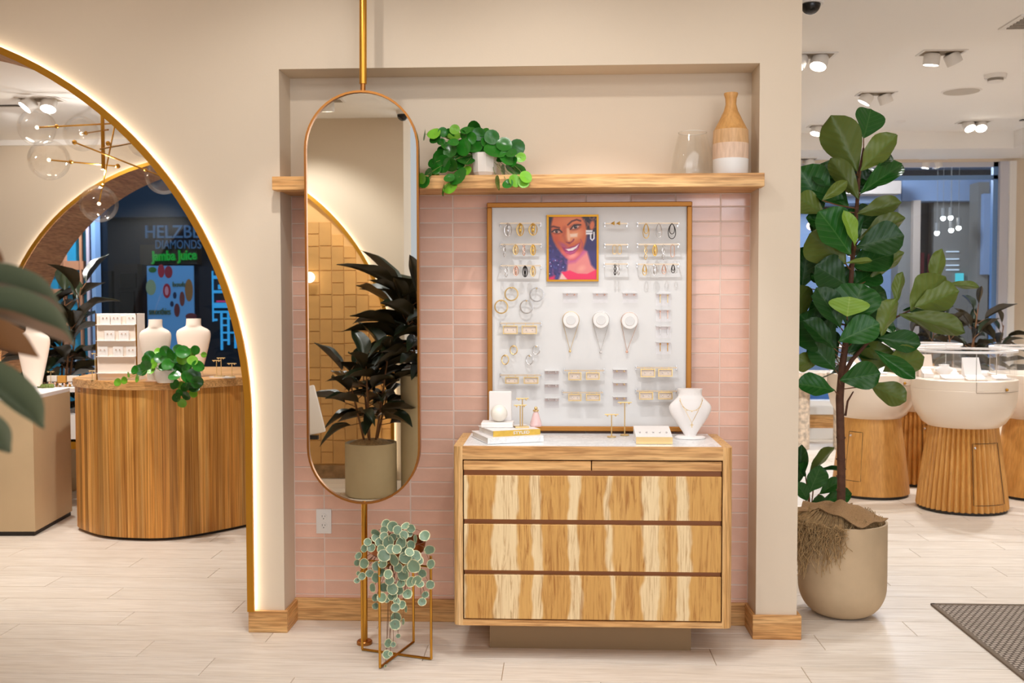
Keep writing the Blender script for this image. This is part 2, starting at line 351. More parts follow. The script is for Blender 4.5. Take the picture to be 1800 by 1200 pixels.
# ------------------------------------------------------------------ room shell
XL, XR, ND, HN = -.7547, 1.3622, .184, 2.5306           # niche
ACX, ACZ, AR = -2.685, .973, 1.785                      # arch centre and radius
WF, WB, PX = -ND, .306, 1.542                           # wall front, wall back, right end of the pier
CF = 3.03                                               # front-room ceiling
PW, PH, Z0 = .2045, .067, .1195                         # tile pitch
def arch_wall(mb, x0, x1, top, yf, yb, cx, cz, R, n=64):
    """wall block with a round-headed opening"""
    mb.box((x0, yf, 0), (cx-R, yb, top)); 
    if x1 > cx+R: mb.box((cx+R, yf, 0), (x1, yb, top))
    for k in range(n):
        a0 = PI-PI*k/n; a1 = PI-PI*(k+1)/n
        p = (cx+R*math.cos(a0), cz+R*math.sin(a0)); q = (cx+R*math.cos(a1), cz+R*math.sin(a1))
        mb.prism([p, q, (q[0], top), (p[0], top)], yf, yb)
def arch_skin(mb, yf, yb, cx, cz, R, t, z0, n=64):
    """lining of an opening: a strip of thickness t inside radius R"""
    pts = [(cx+R*math.cos(PI*k/n), cz+R*math.sin(PI*k/n)) for k in range(n+1)]; ins = [(cx+(R-t)*math.cos(PI*k/n), cz+(R-t)*math.sin(PI*k/n)) for k in range(n+1)]
    pts = [(cx+R, z0)]+pts+[(cx-R, z0)]; ins = [(cx+R-t, z0)]+ins+[(cx-R+t, z0)]
    k = len(pts); vs = []
    for (p, q) in zip(pts, ins): vs += [(p[0], yf, p[1]), (q[0], yf, q[1]), (q[0], yb, q[1]), (p[0], yb, p[1])]
    fs = [(4*i+j, 4*i+(j+1) % 4, 4*i+4+(j+1) % 4, 4*i+4+j) for i in range(k-1) for j in range(4)]+[(3, 2, 1, 0), (4*k-4, 4*k-3, 4*k-2, 4*k-1)]
    mb.add(vs, fs)
b = MB(); arch_wall(b, -6.4, XL, CF, WF, WB, ACX, ACZ, AR)
b.box((XR, WF, 0), (PX, WB, CF)); b.box((XL, WF, HN), (XR, WB, CF)); b.box((XL, 0, 1.99), (XR, WB, HN)); b.box((XL, .008, 0), (XR, WB, 1.99))
wall_front = struct('wall_front', b, PAINT)
b = MB(); b.box((XL, .0016, .09), (XR, .008, 1.99)); part('grout_bed', b, GROUT, wall_front, smooth=False)
# glazed tiles, each laid a little out of true
tm = MB().bbox((-.5, 0, -.5), (.5, .0055, .5), .0, 1); bm_ = MB()
tm = MB()
tw, th = PW-.0022, PH-.0022; e = .003
tm.add([(-tw/2, .0055, -th/2), (tw/2, .0055, -th/2), (tw/2, .0055, th/2), (-tw/2, .0055, th/2), (-tw/2+e, 0, -th/2+e), (tw/2-e, 0, -th/2+e), (tw/2-e, 0, th/2-e), (-tw/2+e, 0, th/2-e)],
       [(4, 5, 6, 7), (0, 1, 5, 4), (1, 2, 6, 5), (2, 3, 7, 6), (3, 0, 4, 7)])
TME = tm.mesh('tile', TILE, False)
for r in range(-1, 28):
    for c in range(-4, 7):
        xa, xb = max(c*PW, XL+.001), min((c+1)*PW, XR-.001); za, zb = max(Z0+r*PH, .098), min(Z0+(r+1)*PH, 1.988)
        if xb-xa < .012 or zb-za < .004: continue
        if xa > .19 and xb < 1.06 and za > .95 and zb < 1.9: continue        # wholly behind the board
        o = link('tile', TME, wall_front); o.location = ((xa+xb)/2, random.uniform(-.0006, .0006), (za+zb)/2)
        o.scale = ((xb-xa-.0022)/tw, 1, (zb-za-.0022)/th); o.rotation_euler = (random.gauss(0, .012), 0, random.gauss(0, .004))
# arch lining of wood and brass trim with the light behind it
def arch_dress(prefix, yf, yb, cx, cz, R, sgn=1, z0=.1, wd=True, parent=None):
    if wd:
        b = MB(); arch_skin(b, yf-.004*sgn, yb, cx, cz, R, .012, 0); part('wood_lining', b, WALN, parent)
    b = MB(); arch_skin(b, yf-.034*sgn, yf-.018*sgn, cx, cz, R+.014, .03, z0); part('brass_trim', b, BRASS2, parent)
    b = MB(); arch_skin(b, yf-.0175*sgn, yf-.001*sgn, cx, cz, R+.004, .004, z0); part('light_strip', b, LED, parent)
arch_dress('front', WF, WB, ACX, ACZ, AR, parent=wall_front)
# second arch wall at the back of the left room
b = MB(); arch_wall(b, -7.2, .4, 2.96, 4.0, 4.6, -2.64, .935, 1.825); wall_back = struct('wall_back_left', b, PAINT)
arch_dress('back', 4.0, 4.6, -2.64, .935, 1.825, parent=wall_back)
# the wall opposite, seen in the mirror: an arched recess lined with tan tiles
OY = -4.36
b = MB(); arch_wall(b, -6.4, -.80, CF, OY-.09, OY, ACX, ACZ, AR); b.box((-6.4, OY-.4, 0), (-.80, OY-.09, CF)); wall_op = struct('wall_opposite', b, PAINT)
arch_dress('opposite', OY, OY-.09, ACX, ACZ, AR, sgn=-1, z0=.1, wd=False, parent=wall_op)
TAN = flat('tan_tile', (206, 156, 92), .4, var=.08, mott=.05); 
tb = MB().bbox((-.5, -.006, -.5), (.5, 0, .5), .0, 1)
def tanmesh(w_, h_): return MB().add([(-w_/2, 0, -h_/2), (w_/2, 0, -h_/2), (w_/2, 0, h_/2), (-w_/2, 0, h_/2), (-w_/2+.003, .008, -h_/2+.003), (w_/2-.003, .008, -h_/2+.003), (w_/2-.003, .008, h_/2-.003), (-w_/2+.003, .008, h_/2-.003)], [(4, 5, 6, 7), (0, 1, 5, 4), (1, 2, 6, 5), (2, 3, 7, 6), (3, 0, 4, 7)]).mesh('tan_tile', TAN, False)
T1, T2 = tanmesh(.1, .2), tanmesh(.1, .1)
b = MB(); b.box((ACX+.2, OY-.09, .1), (ACX+AR-.005, OY-.082, 2.75)); part('tan_grout_bed', b, flat('tan_grout', (214, 170, 112), .8), wall_op, smooth=False)
nt_ = 0
for i in range(11):
    x = ACX+AR-.06-i*.104; zmax = ACZ+math.sqrt(max(0, AR*AR-(x+.05-ACX)**2)) if x+.05 > ACX else 3
    z = .12; k = i
    while z < zmax and nt_ < 280:
        hh = [(.2,), (.1, .1)][k % 2]
        for h_ in hh:
            if z+h_ < zmax+.02:
                o = link('tan_tile', T1 if h_ > .15 else T2, wall_op); o.location = (x, OY-.082, z+h_/2); nt_ += 1
            z += h_+.004
        k += 1
b = MB(); b.box((-4.4, OY-.085, 0), (-.9, OY-.06, .11)); part('stone_plinth', b, flat('brown_stone', (150, 116, 78), .5, mott=.3, ms=20), wall_op)
# skirting
def bb(name, a, c, mat=OAK):
    b = MB(); b.bbox(a, c, .002, 1); return struct(name, b, mat)
bb('baseboard_left', (-.917, WF-.016, 0), (XL+.016, WF, .1)); bb('baseboard_left', (XL, WF, 0), (XL+.016, -.016, .1), OAKY)
bb('baseboard_back', (XL, -.016, 0), (XR, .006, .105)); bb('baseboard_right', (XR-.016, WF, 0), (XR, -.016, .105), OAKY)
bb('baseboard_right', (XR-.016, WF-.016, 0), (PX+.018, WF, .108)); bb('baseboard_end', (PX, WF, 0), (PX+.018, WB, .108), OAKY)
# floor: base slab, single planks where they can be told apart
def floormat():
    M, nt, B = nm('distant_plank_floor'); L = nt.links.new; B.inputs['Roughness'].default_value = .5
    tc = N(nt, 'ShaderNodeTexCoord'); br = N(nt, 'ShaderNodeTexBrick'); L(tc.outputs['Object'], br.inputs['Vector'])
    br.inputs['Scale'].default_value = 1; br.inputs['Brick Width'].default_value = 1.22; br.inputs['Row Height'].default_value = .2; br.inputs['Mortar Size'].default_value = .002
    br.inputs['Color1'].default_value = sr((234, 220, 202)); br.inputs['Color2'].default_value = sr((242, 230, 214)); br.inputs['Mortar'].default_value = sr((170, 146, 116)); L(br.outputs['Color'], B.inputs['Base Color']); return M
b = MB(); b.box((-8, -9, -.1), (8, 12.6, -.003)); floor = struct('floor', b, floormat())
PLANK = wood('pale_plank', (232, 219, 203), (239, 227, 213), (244, 234, 222), 'x', 16, .9, rough=.42, var=.03, grain=.35)
ys0 = aZ(1400, 1141.5).y; k0 = math.floor((-1.35-ys0)/.2)
pm = MB(); pm.add([(-.608, -.0985, -.003), (.608, -.0985, -.003), (.608, .0985, -.003), (-.608, .0985, -.003), (-.607, -.0975, 0), (.607, -.0975, 0), (.607, .0975, 0), (-.607, .0975, 0)], [(4, 5, 6, 7), (0, 1, 5, 4), (1, 2, 6, 5), (2, 3, 7, 6), (3, 0, 4, 7)])
b = MB(); b.box((-4.6, ys0+.2*k0+.01, -.0031), (4.9, ys0+.2*(k0+20)-.01, -.0026)); part('seam_bed', b, flat('plank_seam', (168, 142, 112), .8), floor, smooth=False)
PME = pm.mesh('plank', PLANK, False); npl = 0
for k in range(k0, k0+20):
    y = ys0+.2*k+.1; off = [.0, .44, .83, .2, 1.02, .61][k % 6]+random.uniform(-.08, .08)
    D = y-CY; xl, xr = CX-.62*D, CX+.5*D
    x = -5+off
    while x < 5:
        if x+.61 > xl and x-.61 < xr:
            o = link('plank', PME, floor); o.location = (x, y, 0); npl += 1
        x += 1.2182
# ceilings
def soffit(name, boxes, mat=CEIL):
    b = MB()
    for a, c in boxes: b.box(a, c)
    return struct(name, b, mat)
soffit('ceiling', [((-6.4, -4.8, CF), (.5, WB, CF+.1)), ((.5, -5.2, CF), (2.58, 6.6, CF+.4)), ((2.58, -5.2, CF), (7, 1.4, CF+.4)), ((2.58, 5.66, CF), (7, 6.6, CF+.4)), ((5.05, 1.4, CF), (7, 5.66, CF+.4))])
soffit('ceiling_tray', [((2.58, 1.4, 3.2), (5.05, 5.66, 3.3))])
soffit('ceiling_left', [((-7.2, WB, 2.92), (.5, 4.6, 3.1))])
soffit('trim_cove', [((-7.2, 3.955, 2.875), (.4, 4.0, 2.92))])
# right room: back wall with the big window
WY = 6.4
wl, wr, wt = 1.0, aY(1757, 300, WY).x, aY(1600, 285, WY).z
b = MB(); b.box((wr+.16, WY, 0), (7, WY+.2, CF)); b.box((.4, WY, wt), (wr+.16, WY+.2, CF)); b.box((.4, WY, 0), (wl, WY+.2, CF)); wall_rb = struct('wall_back_right', b, PAINT)
b = MB(); b.box((6.9, -5.2, 0), (7, WY+.2, CF)); struct('wall_right', b, PAINT)
b = MB(); b.box((.4, WB+.01, 0), (.5, WY, 3.1)); struct('wall_between', b, PAINT)
b = MB(); b.box((-7.3, -4.8, 0), (-7.2, 12, 3.1)); b.box((-7.2, -4.8, 0), (-6.4, -4.7, 3.1)); struct('wall_left', b, PAINT)
FRAME = flat('pale_grey_aluminium', (206, 204, 212), .5); FRBLUE = flat('blue_aluminium', (112, 148, 196), .45)
SILL = flat('white_sill', (240, 236, 232), .5)
win = struct('window_1', MB().box((wl, WY+.06, .42), (wr, WY+.068, wt)), PANE)
zb = aY(1600, 310, WY).z
b = MB(); b.box((wr, WY-.02, .0), (wr+.09, WY+.1, wt)); part('jamb', b, FRAME, win); b = MB(); b.box((wr-.05, WY+.03, .4), (wr, WY+.09, wt)); part('stile', b, FRBLUE, win)
b = MB(); b.box((wl, WY+.03, zb-.03), (wr, WY+.09, zb+.012)); part('transom', b, FRBLUE, win)
b = MB(); b.box((wl, WY+.03, wt-.05), (wr, WY+.09, wt)); part('head_rail', b, FRAME, win)
b = MB(); b.box((wr+.09, WY-.05, 0), (wr+.16, WY+.02, wt)); part('casing', b, SILL, win)
for za, zc, m_, nme, dy in ((0, .12, SILL, 'kick_board', 0), (.12, .27, OAK, 'wood_band', .015), (.27, .42, SILL, 'sill_board', 0)):
    b = MB(); b.box((wl, WY-.06+dy, za), (wr+.09, WY+.1, zc)); part(nme, b, m_, win)

# ------------------------------------------------------------------ mall beyond the windows
MALLW = flat('mall_wall', (120, 116, 120), .8); MALLD = flat('mall_dark', (30, 32, 40), .5); MALLB = flat('mall_beige', (190, 168, 150), .7); MALLBL = flat('mall_blue_panel', (132, 150, 178), .6)
MALLG = flat('mall_grey_panel', (132, 126, 118), .7)
struct('ceiling_mall', MB().box((-8, 6.6, 3.7), (8, 12.6, 3.8)), MALLBL)
b = MB(); b.box((-8, 12.5, 0), (8, 12.6, 3.8)); struct('wall_mall', b, MALLD)
FY = 10.5
sf = thing('storefront', 'grey shop front across the mall with pale cornice, seen through the right window', 'storefront', (4.5, FY, 0))
def pan(nme, px0, py0, px1, py1, Y, th, mat, par, label=None):
    a, c = aY(px0, py0, Y), aY(px1, py1, Y)
    b = MB(); b.box((min(a.x, c.x), Y, min(a.z, c.z)), (max(a.x, c.x), Y+th, max(a.z, c.z))); return part(nme, b, mat, par, label)
pan('cornice', 1380, 319, 1584, 340, FY-.8, .9, MALLB, sf); pan('fascia', 1380, 340, 1584, 356, FY-.5, .5, MALLBL, sf)
pan('blue_bulkhead', 1586, 316, 1800, 352, FY-.3, .3, MALLBL, sf)
pan('wall_panel', 1380, 376, 1584, 760, FY, .1, MALLBL, sf); pan('wall_panel', 1580, 354, 1606, 760, FY-.3, .3, MALLG, sf)
pan('pilaster', 1606, 352, 1613, 760, FY-.4, .4, MALLB, sf); pan('doorway', 1614, 352, 1642, 760, FY+.1, .1, MALLD, sf); pan('wall_panel', 1642, 345, 1722, 760, FY-.1, .2, MALLG, sf)
pan('column', 1720, 320, 1732, 760, FY-.6, .3, MALLG, sf); pan('blue_column', 1730, 340, 1760, 482, FY-.7, .3, MALLBL, sf)
RED = flat('red_banner', (120, 24, 40), .6)
pan('banner', 1619, 444, 1624, 486, FY-.02, .02, RED, sf); pan('banner', 1631, 446, 1634, 482, FY-.02, .02, RED, sf)
WSH = emis('lit_shelf', (206, 220, 232), 1.1); SCRN = emis('aqua_screen', (90, 206, 214), .9)
for y in (442, 455, 466, 474): pan('lit_shelf', 1664, y-.8, 1686, y+.8, FY-.14, .03, WSH, sf)
pan('screen', 1681, 480, 1694, 496, FY-.16, .04, SCRN, sf); pan('screen', 1713, 478, 1719, 498, FY-.16, .04, SCRN, sf)
for n_, (x, y) in enumerate(((1658, 381), (1671, 380), (1672, 402), (1685, 398), (1647, 407))):
    p = aY(x, y, 9.6); b = MB(); b.tube([p+Vector((0, 0, .12)), p], .03, 10); t = thing('mall_spotlight', ['upper left tiny track spot of the mall cluster', 'upper right tiny track spot of the mall cluster', 'lower left bright track spot of the mall cluster', 'lower right bright track spot of the mall cluster', 'lone tiny track spot left of the mall cluster'][n_]+', beyond the right window', 'light', p, 'mall track spots beyond the window')
    part('housing', b, MALLG, t); part('lens', MB().sphere(p-Vector((0, 0, .02)), .034, 10, 6), LAMP, t)
    b = MB(); b.tube([p+Vector((0, 0, .12)), (p.x, p.y, 3.7)], .003, 6); part('stem', b, MALLG, t)
p = aY(1425, 397, 9.2); t = thing('globe_lamp', 'pinkish round lamp glowing in the mall behind the fig tree', 'light', p); part('globe', MB().sphere(p, .055), emis('pink_lamp', (255, 214, 206), 2.5), t); part('stem', MB().tube([p+Vector((0, 0, .05)), (p.x, p.y, 3.7)], .006, 6), MALLD, t)
# left mall: dark hall with lit shop signs
def textmesh(s, size, ext=.01, sx=1., mat=None, bold=0., shear=0., name='lettering'):
    cu = bpy.data.curves.new('t', 'FONT'); cu.body = s; cu.size = size; cu.extrude = ext; cu.offset = bold; cu.align_x = 'CENTER'; cu.align_y = 'CENTER'; cu.shear = shear; cu.resolution_u = 3
    o = bpy.data.objects.new('t', cu); COL.objects.link(o); bpy.context.view_layer.update()
    me = bpy.data.meshes.new_from_object(o.evaluated_get(bpy.context.evaluated_depsgraph_get())); bpy.data.objects.remove(o); bpy.data.curves.remove(cu)
    me.name = name; me.transform(Matrix.Diagonal((sx, 1, 1, 1))); me.transform(Matrix.Rotation(PI/2, 4, 'X')); me.materials.clear()
    if mat: me.materials.append(mat)
    return me
LY = 9.0
shopL = thing('shop_front', 'dark unlit shop front across the mall, seen through the far arch', 'storefront', (-5, LY+.3, 0))
pan('dark_wall', 60, 250, 470, 720, LY+.3, .1, MALLD, shopL); pan('fascia', 120, 300, 460, 380, LY+.1, .2, flat('deep_blue_fascia', (24, 52, 74), .6), shopL)
pan('sign_band', 246, 430, 346, 464, LY+.1, .2, flat('brown_sign_band', (74, 58, 44), .6), shopL)
pan('brown_post', 200, 464, 246, 720, LY+.15, .15, flat('dim_brown_door', (48, 34, 26), .6), shopL)
pan('door_leaf', 172, 476, 200, 720, LY+.2, .1, BLACK, shopL); pan('door_leaf', 210, 480, 238, 505, LY+.1, .05, BLACK, shopL); pan('door_leaf', 210, 512, 238, 720, LY+.1, .05, BLACK, shopL)
def sign(s, px0, px1, py0, py1, Y, mat, name, label, cat='sign', rot=0., **kw):
    me = textmesh(s, 1., ext=.02, mat=mat, name=name, **kw); cs = np.array([v.co[:] for v in me.vertices]); mn, mx_ = cs.min(0), cs.max(0)
    a, c = aY(px0, py0, Y), aY(px1, py1, Y); W_, H_ = abs(c.x-a.x), abs(a.z-c.z)
    me.transform(Matrix.Translation(-Vector(((mn[0]+mx_[0])/2, 0, (mn[2]+mx_[2])/2)))); me.transform(Matrix.Diagonal((W_/(mx_[0]-mn[0]), 1, H_/(mx_[2]-mn[2]), 1))); me.transform(Matrix.Rotation(rot, 4, 'Y'))
    o = link(name, me); o.location = ((a.x+c.x)/2, Y, (a.z+c.z)/2)
    if label: tag(o, label, cat)
    return o
STEEL = flat('steel_blue_letters', (96, 134, 166), .5)
sign('HELZBERG', 256, 390, 396, 418, LY+.05, STEEL, 'sign_lettering', 'large dull blue capital letters of the jewellery shop sign, upper line', bold=.01)
sign('DIAMONDS', 274, 354, 422, 437, LY+.05, STEEL, 'sign_lettering', 'smaller dull blue capital letters under the large sign line')
sign('Jamba Juice', 266, 346, 440, 463, LY+.06, flat('green_neon', (30, 160, 50), .5, emit=.35), 'neon_lettering', 'green glowing juice bar lettering above the fruit poster', bold=.018, rot=-.03)
po = thing('fruit_poster', 'tall pale blue juice bar poster printed with scattered fruit', 'poster', aY(300, 640, LY))
pan('poster_sheet', 258, 467, 342, 668, LY-.02, .04, flat('poster_blue', (104, 158, 200), .5, emit=.22), po)
FR = [(265, 505, 9, 14, (150, 160, 120)), (283, 476, 6, 12, (170, 50, 60)), (296, 478, 7, 11, (150, 46, 56)), (293, 511, 7, 13, (170, 40, 50)), (293, 511, 3.5, 8, (210, 140, 150)), (307, 519, 3, 6, (36, 44, 70)), (302, 534, 3, 5, (36, 44, 70)), (320, 525, 4.5, 13, (120, 60, 50)), (332, 510, 7, 20, (150, 100, 50)), (311, 545, 5, 12, (110, 50, 46)), (268, 474, 7, 5, (60, 110, 50)), (336, 556, 10, 6, (110, 50, 50))]
fpar = po
for k, (x, y, a_, h_, c_) in enumerate(FR):
    p = aY(x, y, LY-.03); s_ = 13.6/FPX; b = MB(); b.prism([(p.x+a_*s_*math.cos(q*PI/8), p.z+h_*s_*math.sin(q*PI/8)) for q in range(16)], LY-.026-.001*k, LY-.02)
    part('printed_fruit', b, flat('fruit_print_%s' % 'abcdefghijkl'[k], c_, .5, emit=.18), po)
for s_, x0, x1, y0, y1 in (('bowls', 304, 326, 495, 504), ('smoothies', 262, 300, 541, 553)):
    o = sign(s_, x0, x1, y0, y1, LY-.03, flat('olive_print', (118, 134, 96), .5), 'printed_word', None); o.parent = po; o.location = o.location-po.location
mpost = aY(388, 520, LY+.04)
mb_ = thing('menu_screens', 'glowing cyan grid of menu screens in the dark mall beyond the arch', 'screen', aY(392, 620, LY))
b = MB(); b.box((mpost.x-.3, LY+.031, 0), (mpost.x+.35, LY+.06, 2.0)); part('mounting_panel', b, MALLD, mb_)
CY1 = emis('cyan_screen', (70, 170, 220), .8)
for x0, y0, x1, y1 in ((372, 476, 375, 565), (375, 484, 395, 490), (375, 510, 400, 515), (376, 532, 410, 541), (375, 546, 412, 550), (376, 560, 381, 564), (387, 550, 391, 615), (399, 550, 403, 606), (411, 550, 415, 612), (391, 558, 411, 561), (391, 570, 399, 573), (391, 583, 411, 586), (391, 596, 399, 599), (383, 500, 396, 508), (388, 488, 396, 506), (402, 545, 405, 552)):
    pan('screen_strip', x0, y0, x1, y1, LY, .03, CY1, mb_)
pan('screen_strip', 380, 528, 400, 531, LY-.01, .03, emis('pink_screen', (200, 60, 110), .8), mb_)
# shop window frame with timber grid just beyond the second arch
LAV = flat('lavender_frame', (176, 172, 192), .5); PINKW = flat('pinkish_timber', (176, 128, 100), .6); BLP = flat('blue_pane', (40, 140, 190), .3)
gf = struct('window_2', MB().box((-6.5, 5.62, 0), (aY(165, 500, 5.6).x, 5.628, 3.1)), BLP)
def pans(nme, px0, py0, px1, py1, Y, th, mat, par):
    a, c = aY(px0, py0, Y), aY(px1, py1, Y); b = MB(); b.box((min(a.x, c.x), Y, min(a.z, c.z)), (max(a.x, c.x), Y+th, max(a.z, c.z))); return part(nme, b, mat, par)
pans('lavender_post', 147, 200, 163, 860, 5.5, .1, LAV, gf); pans('blue_edge', 163, 200, 168, 860, 5.48, .12, FRBLUE, gf)
for x0, x1 in ((108, 118), (137, 147), (70, 80), (20, 34)): pans('mullion', x0, 200, x1, 860, 5.56, .06, PINKW, gf)
for y0, y1 in ((380, 392), (459, 474), (508, 517), (560, 572), (620, 632), (668, 690)): pans('glazing_bar', 0, y0, 147, y1, 5.57, .05, PINKW, gf)
o = sign('ZA', 119, 134, 474, 505, 5.6, MALLD, 'dark_lettering', None, rot=1.4); o.parent = gf; o.name = 'pane_lettering'
gl = struct('window_3', MB().box((aY(168, 500, 5.6).x, 5.62, 0), (.4, 5.626, 3.1)), glass('dark_glass', (.75, .85, .95), .05))
# ------------------------------------------------------------------ dresser
DX0, DX1, DYF, DYB, DZ = .05, 1.203, -.502, -.07, .897
dr = thing('dresser', 'hickory jewellery dresser with three wide drawers on a recessed plinth', 'dresser', (.626, -.29, 0))
b = MB(); b.box((.19, -.353, 0), (1.055, -.12, .15)); part('plinth', b, flat('taupe_plinth', (150, 122, 86), .6), dr, smooth=False)
def vert_edge(cx_, cy_): return lambda e: abs(e.verts[0].co.x-e.verts[1].co.x) < 1e-6 and abs(e.verts[0].co.y-e.verts[1].co.y) < 1e-6 and all(abs(v.co.x-cx_) < 1e-4 and abs(v.co.y-cy_) < 1e-4 for v in e.verts)
for x0, x1, c in ((DX0, .089, DX0), (1.162, DX1, DX1)):
    b = MB(); b.bbox((x0, DYF, .146), (x1, DYB, DZ-.001), .028, 5, edges=vert_edge(c, DYF)); part('side_panel', b, OAKZ, dr)
b = MB(); b.box((.089, DYF, .843), (1.162, DYF+.02, DZ)); part('top_rail', b, OAK, dr, smooth=False)
b = MB(); b.box((.089, DYF, .146), (1.162, DYB, .169)); part('bottom_rail', b, OAK, dr, smooth=False)
b = MB(); b.box((.089, DYB-.012, .169), (1.162, DYB, .88)); b.box((.089, DYF+.03, .169), (1.162, DYB-.012, .175)); part('carcass', b, DARK, dr, smooth=False)
b = MB(); b.box((.089, DYF+.02, DZ-.02), (1.162, DYB, DZ-.001)); part('marble_top', b, MARB, dr, smooth=False)
for x0, x1 in ((.093, .6215), (.6255, 1.158)):
    b = MB(); b.bbox((x0, DYF+.004, .798), (x1, -.12, .837), .0015, 1); part('tray_drawer', b, OAK, dr)
for z0, z1 in ((.592, .775), (.378, .571), (.174, .359)):
    b = MB(); b.bbox((.0935, DYF+.003, z0), (1.1575, DYF+.023, z1), .0015, 1); d_ = part('drawer', b, HICK, dr)
    b = MB(); b.box((.095, DYF+.024, z0), (1.156, -.12, z1-.03)); part('drawer_box', b, DARK, d_, smooth=False)
for z0, z1 in ((.775, .798), (.571, .592), (.359, .378)):
    b = MB(); b.box((.0935, DYF+.02, z0-.012), (1.1575, DYF+.04, z1)); part('finger_groove', b, RAIL, dr, smooth=False)

# ------------------------------------------------------------------ shelf and what stands on it
b = MB(); b.bbox((-.769, -.26, 1.989), (1.371, 0, 2.047), .0015, 1); 
b2 = MB(); b2.bbox((-.769, -.26, 1.989), (1.371, WF-.001, 2.047), .0015, 1); b2.box((XL+.002, WF-.001, 1.989), (XR-.002, -.001, 2.047))
shelf = solo('wall_shelf', b2, OAK, 'long honey oak shelf across the niche above the pink tiles', 'shelf', smooth=False)
SZ = 2.0475
def lath_on(px, py_base, z, Y): return aY(px, py_base, Y)
BV, GV = -.165, -.105
p = aY(1284, 300, BV); p.z = SZ; s_ = 4.5/FPX
v = thing('bottle_vase', 'tall wooden bottle vase with pale dipped bands at the shelf end', 'vase', p)
R_ = lambda w_: w_/2*s_
def lz(y): return aY(1284, y, BV).z
zb_ = lz(301); off = SZ-zb_
def prof(lst): return [(R_(w_), lz(y)+off) for y, w_ in lst]
part('white_band', MB().lathe([(0, SZ)]+prof([(301, 57), (299, 59), (273, 60)])+[(0, lz(273)+off)], (p.x, p.y, 0), 32), flat('white_dip', (236, 232, 228), .5), v, 'white dipped foot')
part('pink_band', MB().lathe([(0, lz(273)+off)]+prof([(273, 60), (246, 60.5)])+[(0, lz(246)+off)], (p.x, p.y, 0), 32), wood('pink_wash_wood', (222, 188, 160), (228, 196, 170), (232, 202, 178), 'z', 12, 2, grain=.4), v, 'pale washed band')
part('pale_wood_band', MB().lathe([(0, lz(246)+off)]+prof([(246, 60.5), (222, 58.5)])+[(0, lz(222)+off)], (p.x, p.y, 0), 32), wood('pale_turned_wood', (208, 162, 112), (218, 174, 126), (226, 186, 140), 'z', 12, 2, grain=.4), v, 'lighter wood band')
part('wood_body', MB().lathe([(0, lz(222)+off)]+prof([(222, 58), (220, 55), (205, 40), (195, 31), (188, 24), (176, 18), (166, 19), (158, 24), (156, 23), (158, 18), (176, 13)]), (p.x, p.y, 0), 32, cap=False), wood('turned_wood', (196, 142, 78), (208, 154, 90), (218, 166, 102), 'z', 12, 3, grain=.4), v)
p = aY(1217, 300, GV); p.z = SZ
off = SZ-aY(1217, 301, GV).z
part_z = [(301, 73), (299, 75), (290, 74), (262, 67), (240, 57), (224, 49)]
GP = [(R_(w_), aY(1217, y, GV).z+off+.002) for y, w_ in part_z]
b = MB(); b.lathe([(0, SZ+.004)]+GP, (0, 0, 0), 40, cap=False); b.lathe([(r-.003, z+.008) for r, z in GP], (0, 0, 0), 40, cap=False)
b.v = [(x+p.x, y+p.y, z) for x, y, z in b.v]
gv = thing('glass_vase', 'clear tapered glass vase on the shelf beside the wooden bottle', 'vase', p)
part('glass_body', b, glass('vase_glass', (.99, .988, .98), .07), gv)
RIM = flat('glass_rim', (236, 228, 216), .1)
b = MB()
for r_, z_, t_ in ((GP[-1][0]-.0015, GP[-1][1]+.003, .0017), (GP[0][0]-.002, SZ+.0026, .0022)): b.tube([(p.x+r_*math.cos(PI*k/20), p.y+r_*math.sin(PI*k/20), z_) for k in range(40)], t_, 6, closed=True)
part('rim', b, RIM, gv)

# ------------------------------------------------------------------ leaves
def round_mesh():
    b = MB(); n = 14; vs = [(0, .0, -.16)]; 
    for rr, z in ((.45, -.1), (.8, -.01), (1., .0)):
        for j in range(n):
            q = 2*PI*j/n; notch = 1-.12*math.exp(-((q-PI*1.5)/.25)**2) if rr == 1. else 1
            vs.append((rr*notch*math.cos(q), rr*notch*math.sin(q), z+.06*math.sin(2*q)*rr))
    fs = [(0, 1+j, 1+(j+1) % n) for j in range(n)]+[(1+k*n+j, 1+(k+1)*n+j, 1+(k+1)*n+(j+1) % n, 1+k*n+(j+1) % n) for k in range(2) for j in range(n)]
    return b.add(vs, fs)
def blade_mesh(outline, nu=8, nv=12, fold=.12, curl=.25, wav=.03, seed=0):
    """blade in leaf coordinates: y from base 0 to tip 1, width from outline(t); upper side towards +z"""
    def fn(u, v):
        s_ = 2*u-1; w_ = outline(v)/2
        z = abs(s_)*w_*fold*2+wav*math.sin(v*14+seed+3*s_)*abs(s_)-curl*v*v
        return (s_*w_, v, z)
    return MB().grid(fn, nu, nv)
def fiddle(t): return max(.015, (.30*math.sin(PI*min(1, t*1.15+.02))**.8 if t < .42 else 0)+ (math.sin(PI*min(1., max(0, (t-.12)/.88))**1.25)**.62)*1.0 if t < .995 else .02)
def fiddle(t):
    a = math.sin(PI*min(.999, max(.001, t))**1.35)**.6
    return max(.02, a*(.62+.38*t))*1.12
def lance(t): return max(.015, math.sin(PI*min(.999, max(.001, t))**.85)**.9)
ROUND = round_mesh(); FID = [blade_mesh(fiddle, 8, 12, .16, c_, .035, s_) for c_, s_ in ((.1, 0), (.22, 2), (-.05, 4))]
LAN = [blade_mesh(lance, 6, 10, .25, c_, .02, s_) for c_, s_ in ((.35, 0), (.12, 2), (.55, 4))]
_lm = {}
def lm(kind, i, mat):
    k = (kind, i, mat.name)
    if k not in _lm:
        src = {'round': [ROUND], 'fid': FID, 'lan': LAN}[kind][i]
        _lm[k] = src.mesh(kind+'_leaf', mat, True, 180, fix=False)
    return _lm[k]
